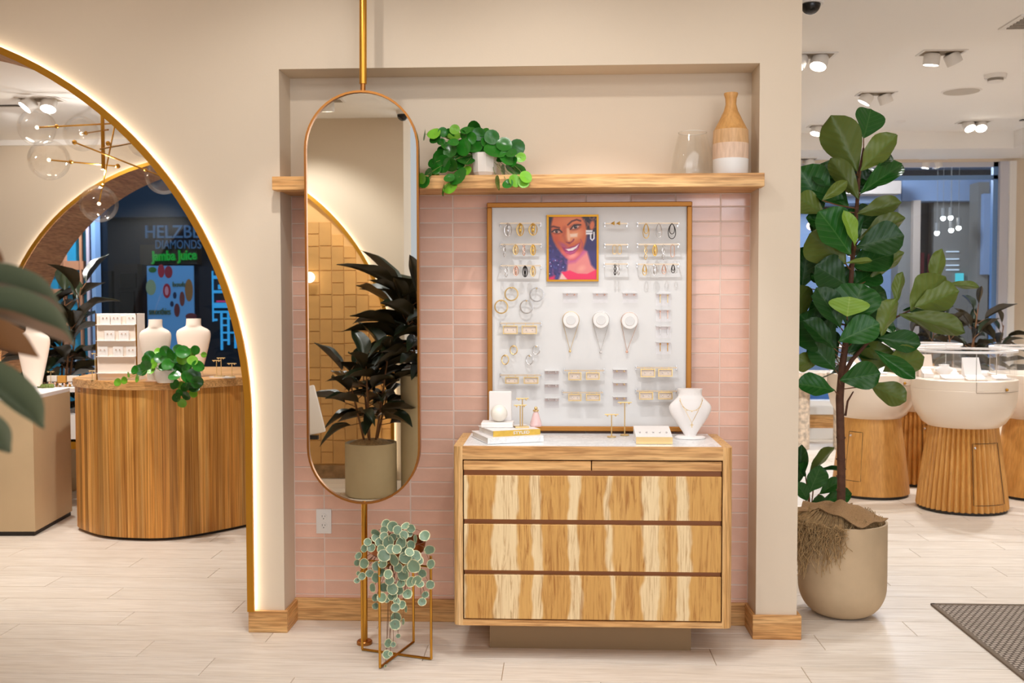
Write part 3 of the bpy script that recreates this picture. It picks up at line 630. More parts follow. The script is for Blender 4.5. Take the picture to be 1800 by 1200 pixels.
def blade(parent, base, tip, width, nh, kind, mat, i=None, name='leaf', sc=None):
    base = Vector(base); tip = Vector(tip); y = tip-base; L_ = y.length; y.normalize(); n = Vector(nh); n = (n-y*n.dot(y)).normalized(); x = y.cross(n)
    i = random.randrange(3) if i is None else i
    o = link(name, lm(kind, i, mat), parent, False)
    o.matrix_local = Matrix.Translation(-parent.location) @ Matrix(((x.x*width, y.x*L_, n.x*L_*.8, base.x), (x.y*width, y.y*L_, n.y*L_*.8, base.y), (x.z*width, y.z*L_, n.z*L_*.8, base.z), (0, 0, 0, 1)))
    return o
def rleaf(parent, c, r, nrm, mat, asp=1.):
    n = Vector(nrm).normalized(); y = Vector((0, 0, 1)); y = (y-n*y.dot(n)).normalized(); x = y.cross(n); c = Vector(c)
    q = random.uniform(-.6, .6); x, y = x*math.cos(q)+y*math.sin(q), -x*math.sin(q)+y*math.cos(q)
    o = link('leaf', lm('round', 0, mat), parent, False)
    o.matrix_local = Matrix.Translation(-parent.location) @ Matrix(((x.x*r*asp, y.x*r, n.x*r, c.x), (x.y*r*asp, y.y*r, n.y*r, c.y), (x.z*r*asp, y.z*r, n.z*r, c.z), (0, 0, 0, 1)))
    return o
def arc(a, c, sag, n=6):
    a = Vector(a); c = Vector(c); return [a.lerp(c, t/n)+Vector((0, 0, sag*4*(t/n)*(1-t/n))) for t in range(n+1)]
def trailing(th, root, rootR, leaves, Yc, mat, maty, stemmat, px_m, rmul=1., depth=.08):
    """leaves: (px, py, radius px, tone) -> round leaves facing mostly outward, one petiole each"""
    st = MB(); root = Vector(root)
    for (x, y, r, t) in leaves:
        e = random.uniform(-depth, depth*.5)
        c = aY(x, y, Yc+e); out = (c-root); out.z *= .5
        nr = Vector((out.x*1.6, -.35 if t != 'b' else .5, .12))+Vector((random.gauss(0, .2), random.gauss(0, .1), random.gauss(.12, .2)))
        rleaf(th, c, r*px_m*rmul, nr, maty if t in ('l',) else mat, .45 if t == 'n' else 1.)
        a = root+Vector((random.uniform(-1, 1)*rootR, random.uniform(-1, 1)*rootR, 0)); h = .03+.04*random.random()
        st.tube(arc(a, c-nr.normalized()*.004, h), .0012, 5)
    part('stem', st, stemmat, th, stuff=True)
# pilea on the shelf
PYC = -.17
c = aY(852, 304, PYC); c.z = SZ
pl = thing('trailing_plant', 'trailing round-leaved green plant in a white faceted pot on the shelf', 'plant', c)
s_ = (PYC-CY)/FPX
rp_ = aY(852, 272, PYC).z-c.z+.005
b = MB(); b.lathe([(0, 0), (.04, 0), (.052, .02), (.056, rp_), (.05, rp_), (.046, rp_-.012), (0, rp_-.012)], c, 9, cap=False); part('pot', b, CERAM, pl, 'white faceted pot', ang=20)
for k in range(22):
    x, y = random.gauss(838, 34), random.gauss(252, 14)
    if y < 285 and abs(x-838) < 75: rleaf(pl, aY(x, y+abs(x-840)*.25, PYC+random.uniform(-.02, .06)), random.uniform(.018, .028), (random.gauss(0, .5), -1, .5+random.gauss(0, .3)), PIL)
T4 = """205 280 70 n,335 270 75 l,350 330 70 d,435 385 45 m,545 280 60 m,615 300 72 l,620 215 55 l,770 225 60 d,890 200 80 m,1010 255 70 d,970 330 60 l,1130 320 80 d,740 290 50 d,600 390 60 d,560 510 80 d,745 460 95 m,650 470 70 m,900 450 80 d,1050 390 60 m,1040 500 60 d,1175 500 120 d,1300 420 85 m,1480 460 85 m,1350 600 95 m,1530 600 55 l,1460 760 110 m,1290 790 70 n,1215 950 80 n,1350 960 60 m,1450 920 70 l,1600 870 70 l,1570 945 60 l,440 510 50 d,440 620 100 m,310 680 50 m,450 690 100 d,640 640 100 m,780 620 100 d,560 700 80 d,255 820 60 m,165 890 60 l,340 850 60 l,200 940 70 d,360 760 60 d,780 780 60 l,670 860 110 d,545 880 60 d,560 1010 85 l,465 1040 75 n,1250 600 60 m,1400 540 60 m,840 340 70 m,830 260 70 d,700 560 70 d,950 280 70 d,1110 420 60 m,1420 660 60 d"""
def parse(t, s, x0, y0): return [(x0+float(a)/s, y0+float(b_)/s, float(r)/s, k) for a, b_, r, k in (q.split() for q in t.replace('\n', '').split(',') if q.strip())]
def trail2(th, root, rootR, lv, mat, maty, stemmat, Yof, rmul=1.):
    st = MB(); root = Vector(root)
    for (x, y, r, t) in lv:
        Yc = Yof(x, y); c = aY(x, y, Yc); D = Yc-CY; out = c-root
        nr = Vector((out.x*1.6+random.gauss(0, .3), -.75, .25+random.gauss(.0, .28)))
        if t == 'n': nr = Vector((1 if out.x > 0 else -1, -.25, .1))
        if t == 'd': nr.z += .1
        rleaf(th, c, r*D/FPX*rmul, nr, maty if t == 'l' else mat)
        a = root+Vector((random.uniform(-1, 1)*rootR, random.uniform(-1, 1)*rootR, 0))
        e = c-nr.normalized()*r*D/FPX*.16; q = arc(a, e, .015+.03*random.random()); st.tube([p+Vector((0, .045*math.sin(PI*k/6), 0)) for k, p in enumerate(q)], .0011, 5)
    part('stem', st, stemmat, th, stuff=True)
def yshelf(x, y): return -.29-random.random()*.01 if y > 309 else PYC+random.uniform(-.06, .03)-max(0, (y-270))/40*.05
trail2(pl, c+Vector((0, 0, rp_-.01)), .03, parse(T4, 7.826, 720, 200), PIL, PILY, STEMG, yshelf, 1.34)

# ------------------------------------------------------------------ floor-to-ceiling mirror on its pole
mr_ = thing('pivot_mirror', 'tall pill-shaped mirror in a thin bronze frame on a floor-to-ceiling pole', 'mirror', (-.359, -.325, 0))
MXC, MR, MZ0, MZ1 = -.357, .247, .62+.247, 2.4-.247
def stad(R, n=24): return [(MXC+R*math.cos(PI*k/n), MZ1+R*math.sin(PI*k/n)) for k in range(n+1)]+[(MXC-R*math.cos(PI*k/n), MZ0-R*math.sin(PI*k/n)) for k in range(n+1)]
o_, i_ = stad(MR), stad(MR-.009); k_ = len(o_); b = MB(); vs = []
for (p, q) in zip(o_, i_): vs += [(p[0], -.346, p[1]), (q[0], -.346, q[1]), (q[0], -.308, q[1]), (p[0], -.308, p[1])]
b.add(vs, [(4*i+j, 4*i+(j+1) % 4, (4*i+4+(j+1) % 4) % (4*k_), (4*i+4+j) % (4*k_)) for i in range(k_) for j in range(4)]); part('frame', b, BRONZE, mr_)
b = MB(); b.prism(stad(MR-.0095), -.336, -.333); part('mirror_glass', b, MIRR, mr_, smooth=False)
b = MB(); b.prism(stad(MR-.0095), -.332, -.318); part('back_plate', b, DARK, mr_, smooth=False)
b = MB(); b.tube([(-.350, -.325, 2.43), (-.345, -.325, CF)], .016, 14); part('pole', b, BRASS, mr_)
b = MB(); b.tube([(-.351, -.325, 2.395), (-.350, -.325, 2.435)], .011, 12); part('pivot', b, BRONZE, mr_)
b = MB(); b.tube([(-.362, -.325, .012), (-.358, -.325, .632)], .0135, 14); part('pole', b, BRASS, mr_)
b = MB(); b.lathe([(0, 0), (.034, 0), (.034, .012), (.03, .016), (0, .016)], (-.362, -.325, 0), 24); part('floor_plate', b, BRONZE, mr_)

# ------------------------------------------------------------------ power outlet
ot = thing('power_outlet', 'white double power outlet on the pink tiles below the mirror', 'outlet', (-.614, 0, .41))
b = MB(); b.bbox((-.65, -.007, .41), (-.578, 0, .526), .002, 2); part('cover_plate', b, PLASTIC, ot)
for z in (.489, .447):
    b = MB(); b.lathe([(0, 0), (.0165, 0), (.0165, .003), (0, .003)], (0, 0, 0), 20, Matrix.Rotation(PI/2, 4, 'X')); b.v = [(x-.614, y-.007, q+z) for x, y, q in b.v]; s2 = part('socket', b, PLASTIC, ot)
    b = MB()
    for dx, h_ in ((-.0065, .0045), (.0065, .0035)): b.box((-.614+dx-.001, -.0105, z+.004-h_), (-.614+dx+.001, -.0098, z+.004+h_))
    b.tube([(-.614, -.0105, z-.008), (-.614, -.0098, z-.008)], .0025, 8); part('slot', b, DARK, s2)

# ------------------------------------------------------------------ plant stand with the variegated plant
feet = [Vector(p) for p in ((-.241, -.619, 0), (-.044, -.514, 0), (-.148, -.309, 0), (-.355, -.411, 0))]; fc = sum(feet, Vector())/4
ps = thing('plant_stand', 'thin gold wire plant stand with crossed base in front of the mirror pole', 'plant stand', fc)
SH = .44
for f_ in feet: b = MB(); b.tube([f_+Vector((0, 0, .006)), f_+Vector((0, 0, SH))], .0055, 8); part('leg', b, BRASS, ps)
for a, c in ((0, 2), (1, 3)):
    b = MB(); b.tube([feet[a]+Vector((0, 0, .006)), feet[c]+Vector((0, 0, .006))], .0055, 8); part('floor_bar', b, BRASS, ps)
    b = MB(); b.tube([feet[a]+Vector((0, 0, .405-.011*a)), feet[c]+Vector((0, 0, .405-.011*a))], .0045, 8); part('cross_bar', b, BRASS, ps)
vp = thing('variegated_plant', 'trailing plant with round grey-green cream-edged leaves in a copper bowl on a gold stand', 'plant', fc+Vector((0, 0, .411)))
b = MB(); b.lathe([(0, .411), (.06, .411), (.118, .45), (.128, .492), (.122, .492), (.11, .455), (0, .45)], (fc.x, fc.y, 0), 28, cap=False); part('bowl', b, flat('copper_bowl', (150, 92, 56), .3, 1.), vp)
TS = """315 125 32 m,360 140 35 m,300 165 25 m,395 165 30 m,240 185 30 m,245 220 30 m,185 250 25 m,160 295 25 m,210 290 28 m,120 345 25 m,160 400 32 m,110 395 22 m,145 490 25 m,110 520 20 m,120 470 15 m,330 250 40 m,350 300 32 m,420 255 38 m,410 200 25 m,450 135 28 m,490 155 28 m,475 190 25 m,585 205 35 m,520 230 28 n,620 305 35 m,630 405 30 m,570 470 28 m,625 550 28 m,590 620 24 m,568 670 27 m,300 345 42 m,370 375 42 m,450 360 40 m,490 270 30 m,520 350 38 m,510 420 45 m,545 380 30 m,200 470 28 m,245 500 32 m,285 465 28 m,330 475 30 m,435 480 38 m,490 530 35 m,530 520 35 m,555 545 25 m,220 570 30 m,300 570 30 m,360 580 38 m,410 590 28 m,465 615 32 m,240 640 25 m,285 640 32 m,360 630 32 m,240 700 22 m,320 655 20 m,390 665 25 m,425 690 28 m,380 710 30 m,455 720 22 n,385 780 35 m,378 830 35 m,435 810 22 n,400 910 15 m,330 960 28 m,320 1040 28 m,365 970 18 m,345 1035 15 m,310 1120 9 m,270 250 30 m,390 300 30 m,440 310 30 m,480 320 30 m,400 430 30 m,340 520 30 m,420 540 30 m,250 420 32 m,290 400 30 m,460 440 30 m,360 220 30 m,300 210 28 m,440 200 30 m,280 300 28 m"""
def ystand(x, y):
    k = max(0, 1-((x-697)/62)**2); return fc.y-.04-.125*math.sqrt(k)*(1 if y > 945 else .5)+random.uniform(-.03, .03)
trail2(vp, fc+Vector((0, 0, .46)), .06, parse(TS, 4, 600, 890), VAR, VAR, TWIG, ystand, 1.18)

# ------------------------------------------------------------------ fiddle-leaf fig
FGX, FGY = 1.847, .2; s4 = (FGY-CY)/FPX
pot = thing('round_pot', 'large sandy concrete pot holding the tall fig tree beside the wall end', 'pot', (FGX, FGY, 0))
zr = aY(1478, 930, .0).z
b = MB(); b.lathe([(0, 0), (.09, 0)]+[(.09+.114*math.sin(PI/2*k/12), .15-.15*math.cos(PI/2*k/12)) for k in range(1, 13)]+[(.2045, .2), (.2035, zr), (.194, zr), (.19, zr-.06), (0, zr-.06)], (FGX, FGY, 0), 48, cap=False); part('shell', b, CONC, pot)
part('soil', MB().lathe([(0, zr-.065), (.191, zr-.065), (.191, zr-.035), (.1, zr-.02), (0, zr-.015)], (FGX, FGY, 0), 24), MOSS, pot)
b = MB()
for k in range(520):
    a = random.uniform(PI*.8, PI*1.42); rr = .205+random.random()*.012; top = zr+.01+random.random()*.05; ln = random.random()**1.6*.26*max(.12, math.cos((a-PI*1.12)*.9))
    p0 = Vector((FGX+.15*math.cos(a), FGY+.15*math.sin(a), top)); p1 = Vector((FGX+rr*math.cos(a), FGY+rr*math.sin(a), zr+.01)); da = random.uniform(-.12, .12)
    p2 = Vector((FGX+rr*math.cos(a+da*.5), FGY+rr*math.sin(a+da*.5), zr-ln*.5)); p3 = Vector((FGX+(rr+.004)*math.cos(a+da), FGY+(rr+.004)*math.sin(a+da), zr-ln))
    j = lambda: Vector((random.gauss(0, .012), random.gauss(0, .006)-.004, random.gauss(0, .008)))
    b.tube([p0, p1, p1.lerp(p2, .5)+j(), p2+j(), p2.lerp(p3, .5)+j(), p3+j()], .0014, 3, cap=False)
for k in range(420):
    a = random.random()*2*PI; r1, r2 = .19*math.sqrt(random.random()), .19*math.sqrt(random.random()); a2 = a+random.uniform(-.6, .6)
    b.tube([Vector((FGX+r1*math.cos(a), FGY+r1*math.sin(a), zr-.02)), Vector((FGX+(r1+r2)/2*math.cos((a+a2)/2), FGY+(r1+r2)/2*math.sin((a+a2)/2), zr+.01+random.random()*.045)), Vector((FGX+r2*math.cos(a2), FGY+r2*math.sin(a2), zr-.015))], .0014, 3, cap=False)
mo = part('moss', b, MOSS, pot, 'dry brown moss spilling over the rim', stuff=True)
def cloth(name, corners, label, n=10, puff=.03):
    A, B_, C_, D_ = [Vector(q) for q in corners]
    def fn(u, v):
        p = A.lerp(B_, u).lerp(D_.lerp(C_, u), v); p.z += puff*math.sin(PI*u)*math.sin(PI*v)+.006*math.sin(9*u+4*v)+.005*math.cos(11*v); return p
    def fn2(u, v): return fn(u, v)-Vector((0, 0, .003))
    b = MB().grid(fn, n, n).grid(fn2, n, n); return solo(name, b, BURLAP, label, 'cloth')
cl1 = cloth('burlap_cloth', (aY(1437, 893, .10), aY(1480, 880, .16), aY(1562, 911, .12), aY(1515, 926, -.02)), 'square of brown burlap lying over the front of the fig pot')
cl2 = cloth('burlap_cloth', (aY(1404, 900, .2), aY(1412, 882, .3), aY(1500, 884, .3), aY(1470, 893, .2)), 'strip of brown burlap tucked behind the fig trunk', puff=.015)
fg = thing('fig_tree', 'tall fiddle-leaf fig tree with a bare slender trunk and large glossy leaves', 'tree', (FGX, FGY, zr-.02))
tr = [(1478, 905), (1479, 850), (1478, 780), (1476, 700), (1480, 650), (1488, 590), (1494, 520), (1499, 450), (1505, 380), (1510, 310), (1518, 260)]
tp = [aY(x, y, FGY) for x, y in tr]
b = MB(); b.tube(tp, [.021, .02, .0195, .019, .017, .014, .012, .011, .0095, .008, .005], 12)
for y in (770, 808, 838, 862): q = aY(1478, y, FGY); b.tube([q, q+Vector((0, 0, .006))], .0225, 12)
part('trunk', b, TRUNK, fg)
b = MB(); b.tube([aY(1486, 730, FGY), aY(1490, 705, FGY-.02), aY(1500, 688, FGY-.04)], [.006, .005, .003], 8); part('branch', b, TRUNK, fg)
b = MB(); b.tube([aY(1482, 660, FGY), aY(1498, 632, FGY-.02), aY(1520, 608, FGY-.03), aY(1560, 565, FGY), aY(1600, 545, FGY)], [.011, .01, .008, .006, .004], 8); part('branch', b, TRUNK, fg)
b = MB(); b.tube([aY(1492, 560, FGY), aY(1480, 540, FGY+.04), aY(1440, 520, FGY+.06)], [.007, .006, .004], 8); part('branch', b, TRUNK, fg)
# base px, tip px, width px, side (f front, u underside to us, y young), depth at base and tip
FL = """1507 301 1460 202 56 u -.02 .02;1518 243 1533 189 38 f .03 .08;1513 300 1572 237 38 u -.05 -.02;1504 295 1483 252 32 f .06 .1;1512 340 1591 279 28 f -.04 .02;1510 350 1462 276 30 u -.06 -.06;1492 300 1489 276 16 y .05 .05;1448 365 1405 294 52 f .05 .02;1477 330 1444 286 44 f .02 .03;1445 352 1489 318 17 u -.1 -.12;1448 374 1400 345 34 u .0 -.02;1495 447 1444 370 54 f -.1 -.14;1503 432 1489 371 20 y -.13 -.18;1507 376 1586 356 28 u -.04 -.05;1508 424 1593 384 34 u .0 -.02;1505 434 1589 412 42 f -.08 -.14;1487 464 1424 410 62 u -.05 -.04;1487 500 1436 466 46 f -.03 -.06;1492 468 1570 448 42 f .02 .0;1486 462 1534 457 9 u -.09 -.14;1528 492 1591 445 28 u .05 .02;1410 505 1420 432 44 f .12 .1;1489 556 1494 522 54 y -.14 -.16;1490 574 1516 497 56 f -.08 -.06;1478 576 1441 505 34 f -.1 -.12;1468 622 1405 552 58 f .02 .0;1466 612 1416 562 28 f -.08 -.12;1474 600 1544 566 36 f -.1 -.16;1490 620 1552 536 58 f .04 .06;1549 592 1571 524 34 u -.05 -.04;1574 538 1588 478 18 u .0 -.02;1600 546 1654 482 52 u -.06 -.08;1640 508 1657 436 22 u -.03 .0;1660 500 1722 503 12 u -.04 -.1;1608 540 1687 512 46 u -.08 -.1;1580 552 1697 581 32 u -.06 -.16;1587 546 1666 541 22 f .05 .0;1543 594 1618 606 28 f -.06 -.12;1552 652 1620 622 48 u -.08 -.1;1537 616 1608 667 20 f -.12 -.2;1528 654 1545 600 52 u .0 .0;1476 668 1548 656 34 f -.1 -.16;1528 675 1592 706 36 u -.06 -.12;1467 686 1403 672 30 f -.06 -.1;1444 630 1400 643 30 u .02 .0;1468 650 1426 602 32 f .0 -.02;1500 600 1540 560 44 f .06 .06;1495 540 1560 508 36 f .08 .1;1460 560 1430 530 40 f .08 .06;1480 420 1430 380 40 f .1 .08;1490 520 1470 470 36 f .06 .06;1500 340 1530 300 36 f .06 .06;1505 400 1545 370 40 f .06 .06;1470 630 1440 590 40 f .06 .04;1500 560 1470 520 46 f .06 .08;1412 560 1404 500 40 u .1 .08;1425 600 1405 570 36 f .08 .06;1510 420 1478 372 40 f .04 .04;1500 500 1545 470 40 f .05 .05"""
st = MB()
def trunk_at(z):
    for a, c in zip(tp, tp[1:]):
        if a.z <= z <= c.z: return a.lerp(c, (z-a.z)/(c.z-a.z))
    return tp[-1] if z > tp[-1].z else tp[3]
for L_ in FL.split(';'):
    x0, y0, x1, y1, w_, s_, d0, d1 = L_.split(); x0, y0, x1, y1, w_, d0, d1 = map(float, (x0, y0, x1, y1, w_, d0, d1))
    A, B_ = aY(x0, y0, FGY+d0), aY(x1, y1, FGY+d1)
    nh = Vector((random.gauss(0, .22), -1, .4+random.gauss(0, .12)))
    if s_ == 'u': nh = -Vector((random.gauss(0, .25), -1, -.35))
    blade(fg, A, B_, w_*s4*(1.5 if s_ == 'f' else 1.3), nh, 'fid', FIGY if s_ == 'y' else FIG)
    if x0 < 1535: T = trunk_at(A.z-.03); st.tube([T, T.lerp(A, .6)+Vector((0, 0, -.005)), A], .0028, 5)
rd = random.Random(5)
for k in range(34):
    y = 300+rd.random()*360; T = aY(1502-(y-300)*.07, y, FGY); T = trunk_at(T.z); a = rd.uniform(.05, PI-.05); L_ = rd.uniform(.12, .22); el = rd.uniform(-.2, .6)
    d = Vector((math.cos(a)*math.cos(el), math.sin(a)*math.cos(el)*.8, math.sin(el))); A = T+d*.05; B_ = A+d*L_
    if B_.x < 1.62 or B_.z > 2.3: continue
    blade(fg, A, B_, L_*.72, Vector((rd.gauss(0, .3), -.8, .7)), 'fid', FIG)
part('leaf_stalk', st, TWIG, fg, stuff=True)
# small fig behind it
sp = Vector((aY(1425, 800, 1.3).x, 1.3, 0)); 
sf_ = thing('small_fig', 'low young fig plant in a dark tub behind the big concrete pot', 'plant', sp)
part('tub', MB().lathe([(0, 0), (.12, 0), (.14, .26), (.13, .26), (.125, .22), (0, .22)], sp, 28, cap=False), CONC, sf_)
st = MB()
for x0, y0, x1, y1, w_, s_ in ((1420, 838, 1464, 783, 22, 'u'), (1422, 866, 1444, 820, 40, 'f'), (1436, 824, 1488, 826, 10, 'f'), (1440, 868, 1480, 842, 26, 'f'), (1446, 880, 1498, 868, 34, 'f'), (1404, 850, 1410, 785, 26, 'f'), (1420, 880, 1404, 850, 26, 'f'), (1416, 838, 1402, 815, 22, 'f'), (1425, 885, 1452, 880, 26, 'f')):
    A, B_ = aY(x0, y0, 1.25), aY(x1, y1, 1.2); blade(sf_, A, B_, w_*5.85/FPX, Vector((random.gauss(0, .2), -1, .6)) if s_ == 'f' else Vector((0, 1, .4)), 'fid', FIG); st.tube([Vector((sp.x, sp.y, .22)), (sp+A)/2+Vector((0, 0, .15)), A], .004, 5)
part('stem', st, TWIG, sf_, stuff=True)
# rug
rc = aZ(1635, 1063); RUGM, nt, B = nm('woven_rug'); L = nt.links.new; B.inputs['Roughness'].default_value = .95
tc = N(nt, 'ShaderNodeTexCoord'); br = N(nt, 'ShaderNodeTexBrick', offset=.5); br.inputs['Scale'].default_value = 1; br.inputs['Brick Width'].default_value = .03; br.inputs['Row Height'].default_value = .022; br.inputs['Mortar Size'].default_value = .0055
br.inputs['Color1'].default_value = sr((206, 192, 176)); br.inputs['Color2'].default_value = sr((188, 174, 158)); br.inputs['Mortar'].default_value = sr((108, 94, 84)); L(tc.outputs['Object'], br.inputs['Vector']); L(br.outputs['Color'], B.inputs['Base Color'])
bu = N(nt, 'ShaderNodeBump', i_Strength=.8, i_Distance=.004); L(br.outputs['Fac'], bu.inputs['Height']); bu.invert = True; L(bu.outputs[0], B.inputs['Normal'])
rg = thing('rug', 'grey woven floor rug at the lower right corner', 'rug', (rc.x+1, rc.y-1, 0))
b = MB(); b.bbox((rc.x+.02, rc.y-2.6, .0002), (rc.x+2.4, rc.y-.02, .008), .003, 1); part('weave', b, RUGM, rg)
b = MB(); b.bbox((rc.x, rc.y-2.6, .0002), (rc.x+.022, rc.y, .011), .004, 2); b.bbox((rc.x, rc.y-.022, .0002), (rc.x+2.4, rc.y, .011), .004, 2); part('binding', b, flat('rug_binding', (124, 108, 92), .9), rg)
# ------------------------------------------------------------------ jewellery board
BY = -.05
bd = thing('jewellery_board', 'large white jewellery board in a brass frame leaning on the pink tiles', 'board', (.626, BY, .905))
BX0, BX1, BZ0, BZ1 = .162, 1.09, .904, 1.947
b = MB(); b.box((BX0+.02, BY+.004, BZ0+.02), (BX1-.02, BY+.02, BZ1-.02)); part('panel', b, WHITE, bd, smooth=False)
for a, c in (((BX0, BY-.012, BZ1-.022), (BX1, BY+.024, BZ1)), ((BX0, BY-.012, BZ0), (BX1, BY+.024, BZ0+.022)), ((BX0, BY-.012, BZ0+.022), (BX0+.023, BY+.024, BZ1-.022)), ((BX1-.023, BY-.012, BZ0+.022), (BX1, BY+.024, BZ1-.022))):
    b = MB(); b.bbox(a, c, .003, 1); part('frame_bar', b, FRGOLD, bd)
P = BY+.004                                             # face of the panel
S5 = (P-CY)/FPX                                         # metres per pixel there
def bp(x, y, d=0.): return aY(x, y, P-d)
# portrait: a flat colour print
def paint(nu, nv):
    U, V = np.meshgrid((np.arange(nu)+.5)/nu, (np.arange(nv)+.5)/nv); A = U*.76; img = np.zeros((nv, nu, 3))
    def mix(c, a):
        nonlocal img; img = img*(1-a[..., None])+np.array(c, float)*a[..., None]
    def ell(cx, cy, rx, ry, ang=0., soft=.15):
        q = math.radians(ang); dx, dy = (U-cx)*.76, V-cy; x_ = (dx*math.cos(q)+dy*math.sin(q))/rx; y_ = (-dx*math.sin(q)+dy*math.cos(q))/ry
        return np.clip((1-np.hypot(x_, y_))/soft, 0, 1)
    def poly(pts, soft=.012):
        pts = np.array(pts); ins = np.zeros(U.shape, bool); dist = np.full(U.shape, 9.)
        for (x0, y0), (x1, y1) in zip(pts, np.roll(pts, -1, 0)):
            c_ = ((y0 > V) != (y1 > V)) & (U < (x1-x0)*(V-y0)/(y1-y0+1e-12)+x0); ins ^= c_
            t = np.clip(((U-x0)*(x1-x0)+(V-y0)*(y1-y0))/((x1-x0)**2+(y1-y0)**2+1e-12), 0, 1); dist = np.minimum(dist, np.hypot((U-x0-t*(x1-x0))*.76, V-y0-t*(y1-y0)))
        return np.clip(.5+np.where(ins, dist, -dist)/soft/2, 0, 1)
    def line(pts, wd, soft=.006):
        dist = np.full(U.shape, 9.)
        for (x0, y0), (x1, y1) in zip(pts, pts[1:]):
            t = np.clip(((U-x0)*(x1-x0)+(V-y0)*(y1-y0))/((x1-x0)**2+(y1-y0)**2+1e-12), 0, 1); dist = np.minimum(dist, np.hypot((U-x0-t*(x1-x0))*.76, V-y0-t*(y1-y0)))
        return np.clip((wd-dist)/soft+.5, 0, 1)
    full = np.ones(U.shape)
    mix((58, 46, 104), full); mix((40, 26, 40), np.clip((.34-V)/.1, 0, 1))
    rs = np.random.RandomState(3)
    for k in range(90):
        x, y = rs.rand()*.42, .42+rs.rand()*.58; mix([(92, 60, 124), (36, 34, 84), (120, 66, 120), (70, 70, 140)][k % 4], ell(x, y, .02+.03*rs.rand(), .02, rs.rand()*180, .6)*.7)
    for k in range(40):
        x, y = .72+rs.rand()*.28, rs.rand()*.3; mix([(110, 62, 50), (40, 20, 30), (150, 90, 70)][k % 3], ell(x, y, .02+.02*rs.rand(), .015, rs.rand()*180, .7)*.8)
    mix((224, 132, 128), poly([(.40, .66), (.37, .88), (.5, .95), (.8, .97), (1., .86), (.88, .76), (.80, .55), (.66, .5)], .02))
    mix((180, 70, 140), poly([(.42, .66), (.40, .74), (.55, .72), (.72, .6), (.78, .56), (.7, .5)], .03)*.75)
    mix((240, 170, 150), ell(.68, .82, .1, .07, -30, .8)*.6)
    mix((234, 186, 176), poly([(.2, 1), (.27, .87), (.34, .88), (.42, 1)], .02))
    mix((232, 44, 92), poly([(.26, .875), (.44, .85), (.60, .90), (.80, .905), (1., .83), (1., 1.), (.4, 1.)], .01)); mix((232, 44, 92), poly([(0, .96), (.12, .93), (.12, 1), (0, 1)], .02))
    mix((214, 110, 66), ell(.90, .14, .05, .1, 10, .5))
    face = poly([(.10, -.02), (.05, .12), (.05, .25), (.10, .38), (.18, .49), (.27, .58), (.36, .65), (.45, .685), (.54, .675), (.63, .61), (.71, .52), (.765, .40), (.80, .25), (.76, .10), (.66, -.02)], .02)
    mix((214, 106, 58), face); mix((226, 132, 84), face*ell(.45, .05, .32, .14, -10, .9)*.8); mix((238, 164, 118), face*ell(.52, .30, .2, .12, -25, .9)); mix((196, 78, 48), face*ell(.14, .36, .12, .2, -20, .9)*.8)
    mix((206, 84, 118), face*np.clip((V-.42)/.22, 0, 1)*.75); mix((240, 150, 138), face*ell(.5, .62, .13, .06, -20, .8)*.9); mix((160, 70, 140), face*ell(.30, .45, .12, .05, 30, .9)*.7)
    mix((176, 80, 54), face*line([(.33, .18), (.31, .30), (.35, .38)], .03, .04)*.6); mix((250, 196, 160), face*line([(.40, .20), (.42, .36)], .022, .03)*.7)
    mix((150, 50, 70), face*line([(.37, .405), (.43, .425), (.50, .385), (.52, .36)], .012, .012)*.85); mix((120, 40, 60), ell(.42, .41, .022, .012, -10, .5)); mix((246, 216, 196), poly([(.44, .275), (.60, .265), (.59, .32), (.45, .325)], .012)*.85)
    for (x, y, rx, ry, an) in ((.165, .235, .085, .030, 4), (.555, .165, .09, .034, -16)):
        mix((110, 44, 36), ell(x, y, rx*1.25, ry*1.9, an, .6)*.75); mix((216, 176, 160), ell(x, y+.004, rx*.8, ry*.75, an, .4)); mix((34, 16, 20), ell(x, y, ry*.95, ry*.95, 0, .4)); mix((36, 16, 20), line([(x-.1, y+.005-.1*math.tan(math.radians(an))*.0+(.03 if an < 0 else 0)), (x-.03, y-.03), (x+.05, y-.032), (x+.11, y-(.035 if an < 0 else -.012))], .009, .01)); mix((250, 240, 236), ell(x+.012, y-.008, .007, .007, 0, .5))
    mix((84, 34, 30), line([(.03, .165), (.10, .155), (.22, .178)], .013, .014)*.9); mix((84, 34, 30), line([(.40, .13), (.48, .075), (.58, .05), (.66, .07)], .013, .014)*.9)
    mix((160, 48, 104), poly([(.27, .475), (.38, .50), (.46, .478), (.54, .46), (.66, .405), (.62, .50), (.54, .575), (.45, .60), (.36, .575), (.31, .53)], .012)); mix((250, 238, 238), poly([(.345, .512), (.45, .502), (.55, .475), (.625, .435), (.58, .495), (.50, .535), (.41, .543)], .008)); mix((206, 96, 140), line([(.36, .56), (.45, .575), (.54, .55), (.6, .5)], .008, .012)*.8)
    mix((168, 60, 110), face*line([(.66, .36), (.70, .42), (.69, .5)], .008, .014)*.6)
    mix((238, 236, 240), poly([(.77, .215), (.91, .215), (.91, .285), (.77, .285)], .008)); mix((140, 130, 140), line([(.78, .25), (.9, .25)], .006)*.8); mix((240, 238, 240), np.clip(line([(.87, .28), (.87, .35), (.905, .375), (.94, .345), (.94, .25)], .010), 0, 1)); mix((30, 14, 20), ell(.905, .31, .015, .04, 0, .4))
    for x, y in ((.03, .72), (.02, .90), (.14, .69), (.05, .78), (.2, .76), (.3, .8)): mix((190, 200, 240), ell(x, y, .012, .014, 0, .8))
    return img
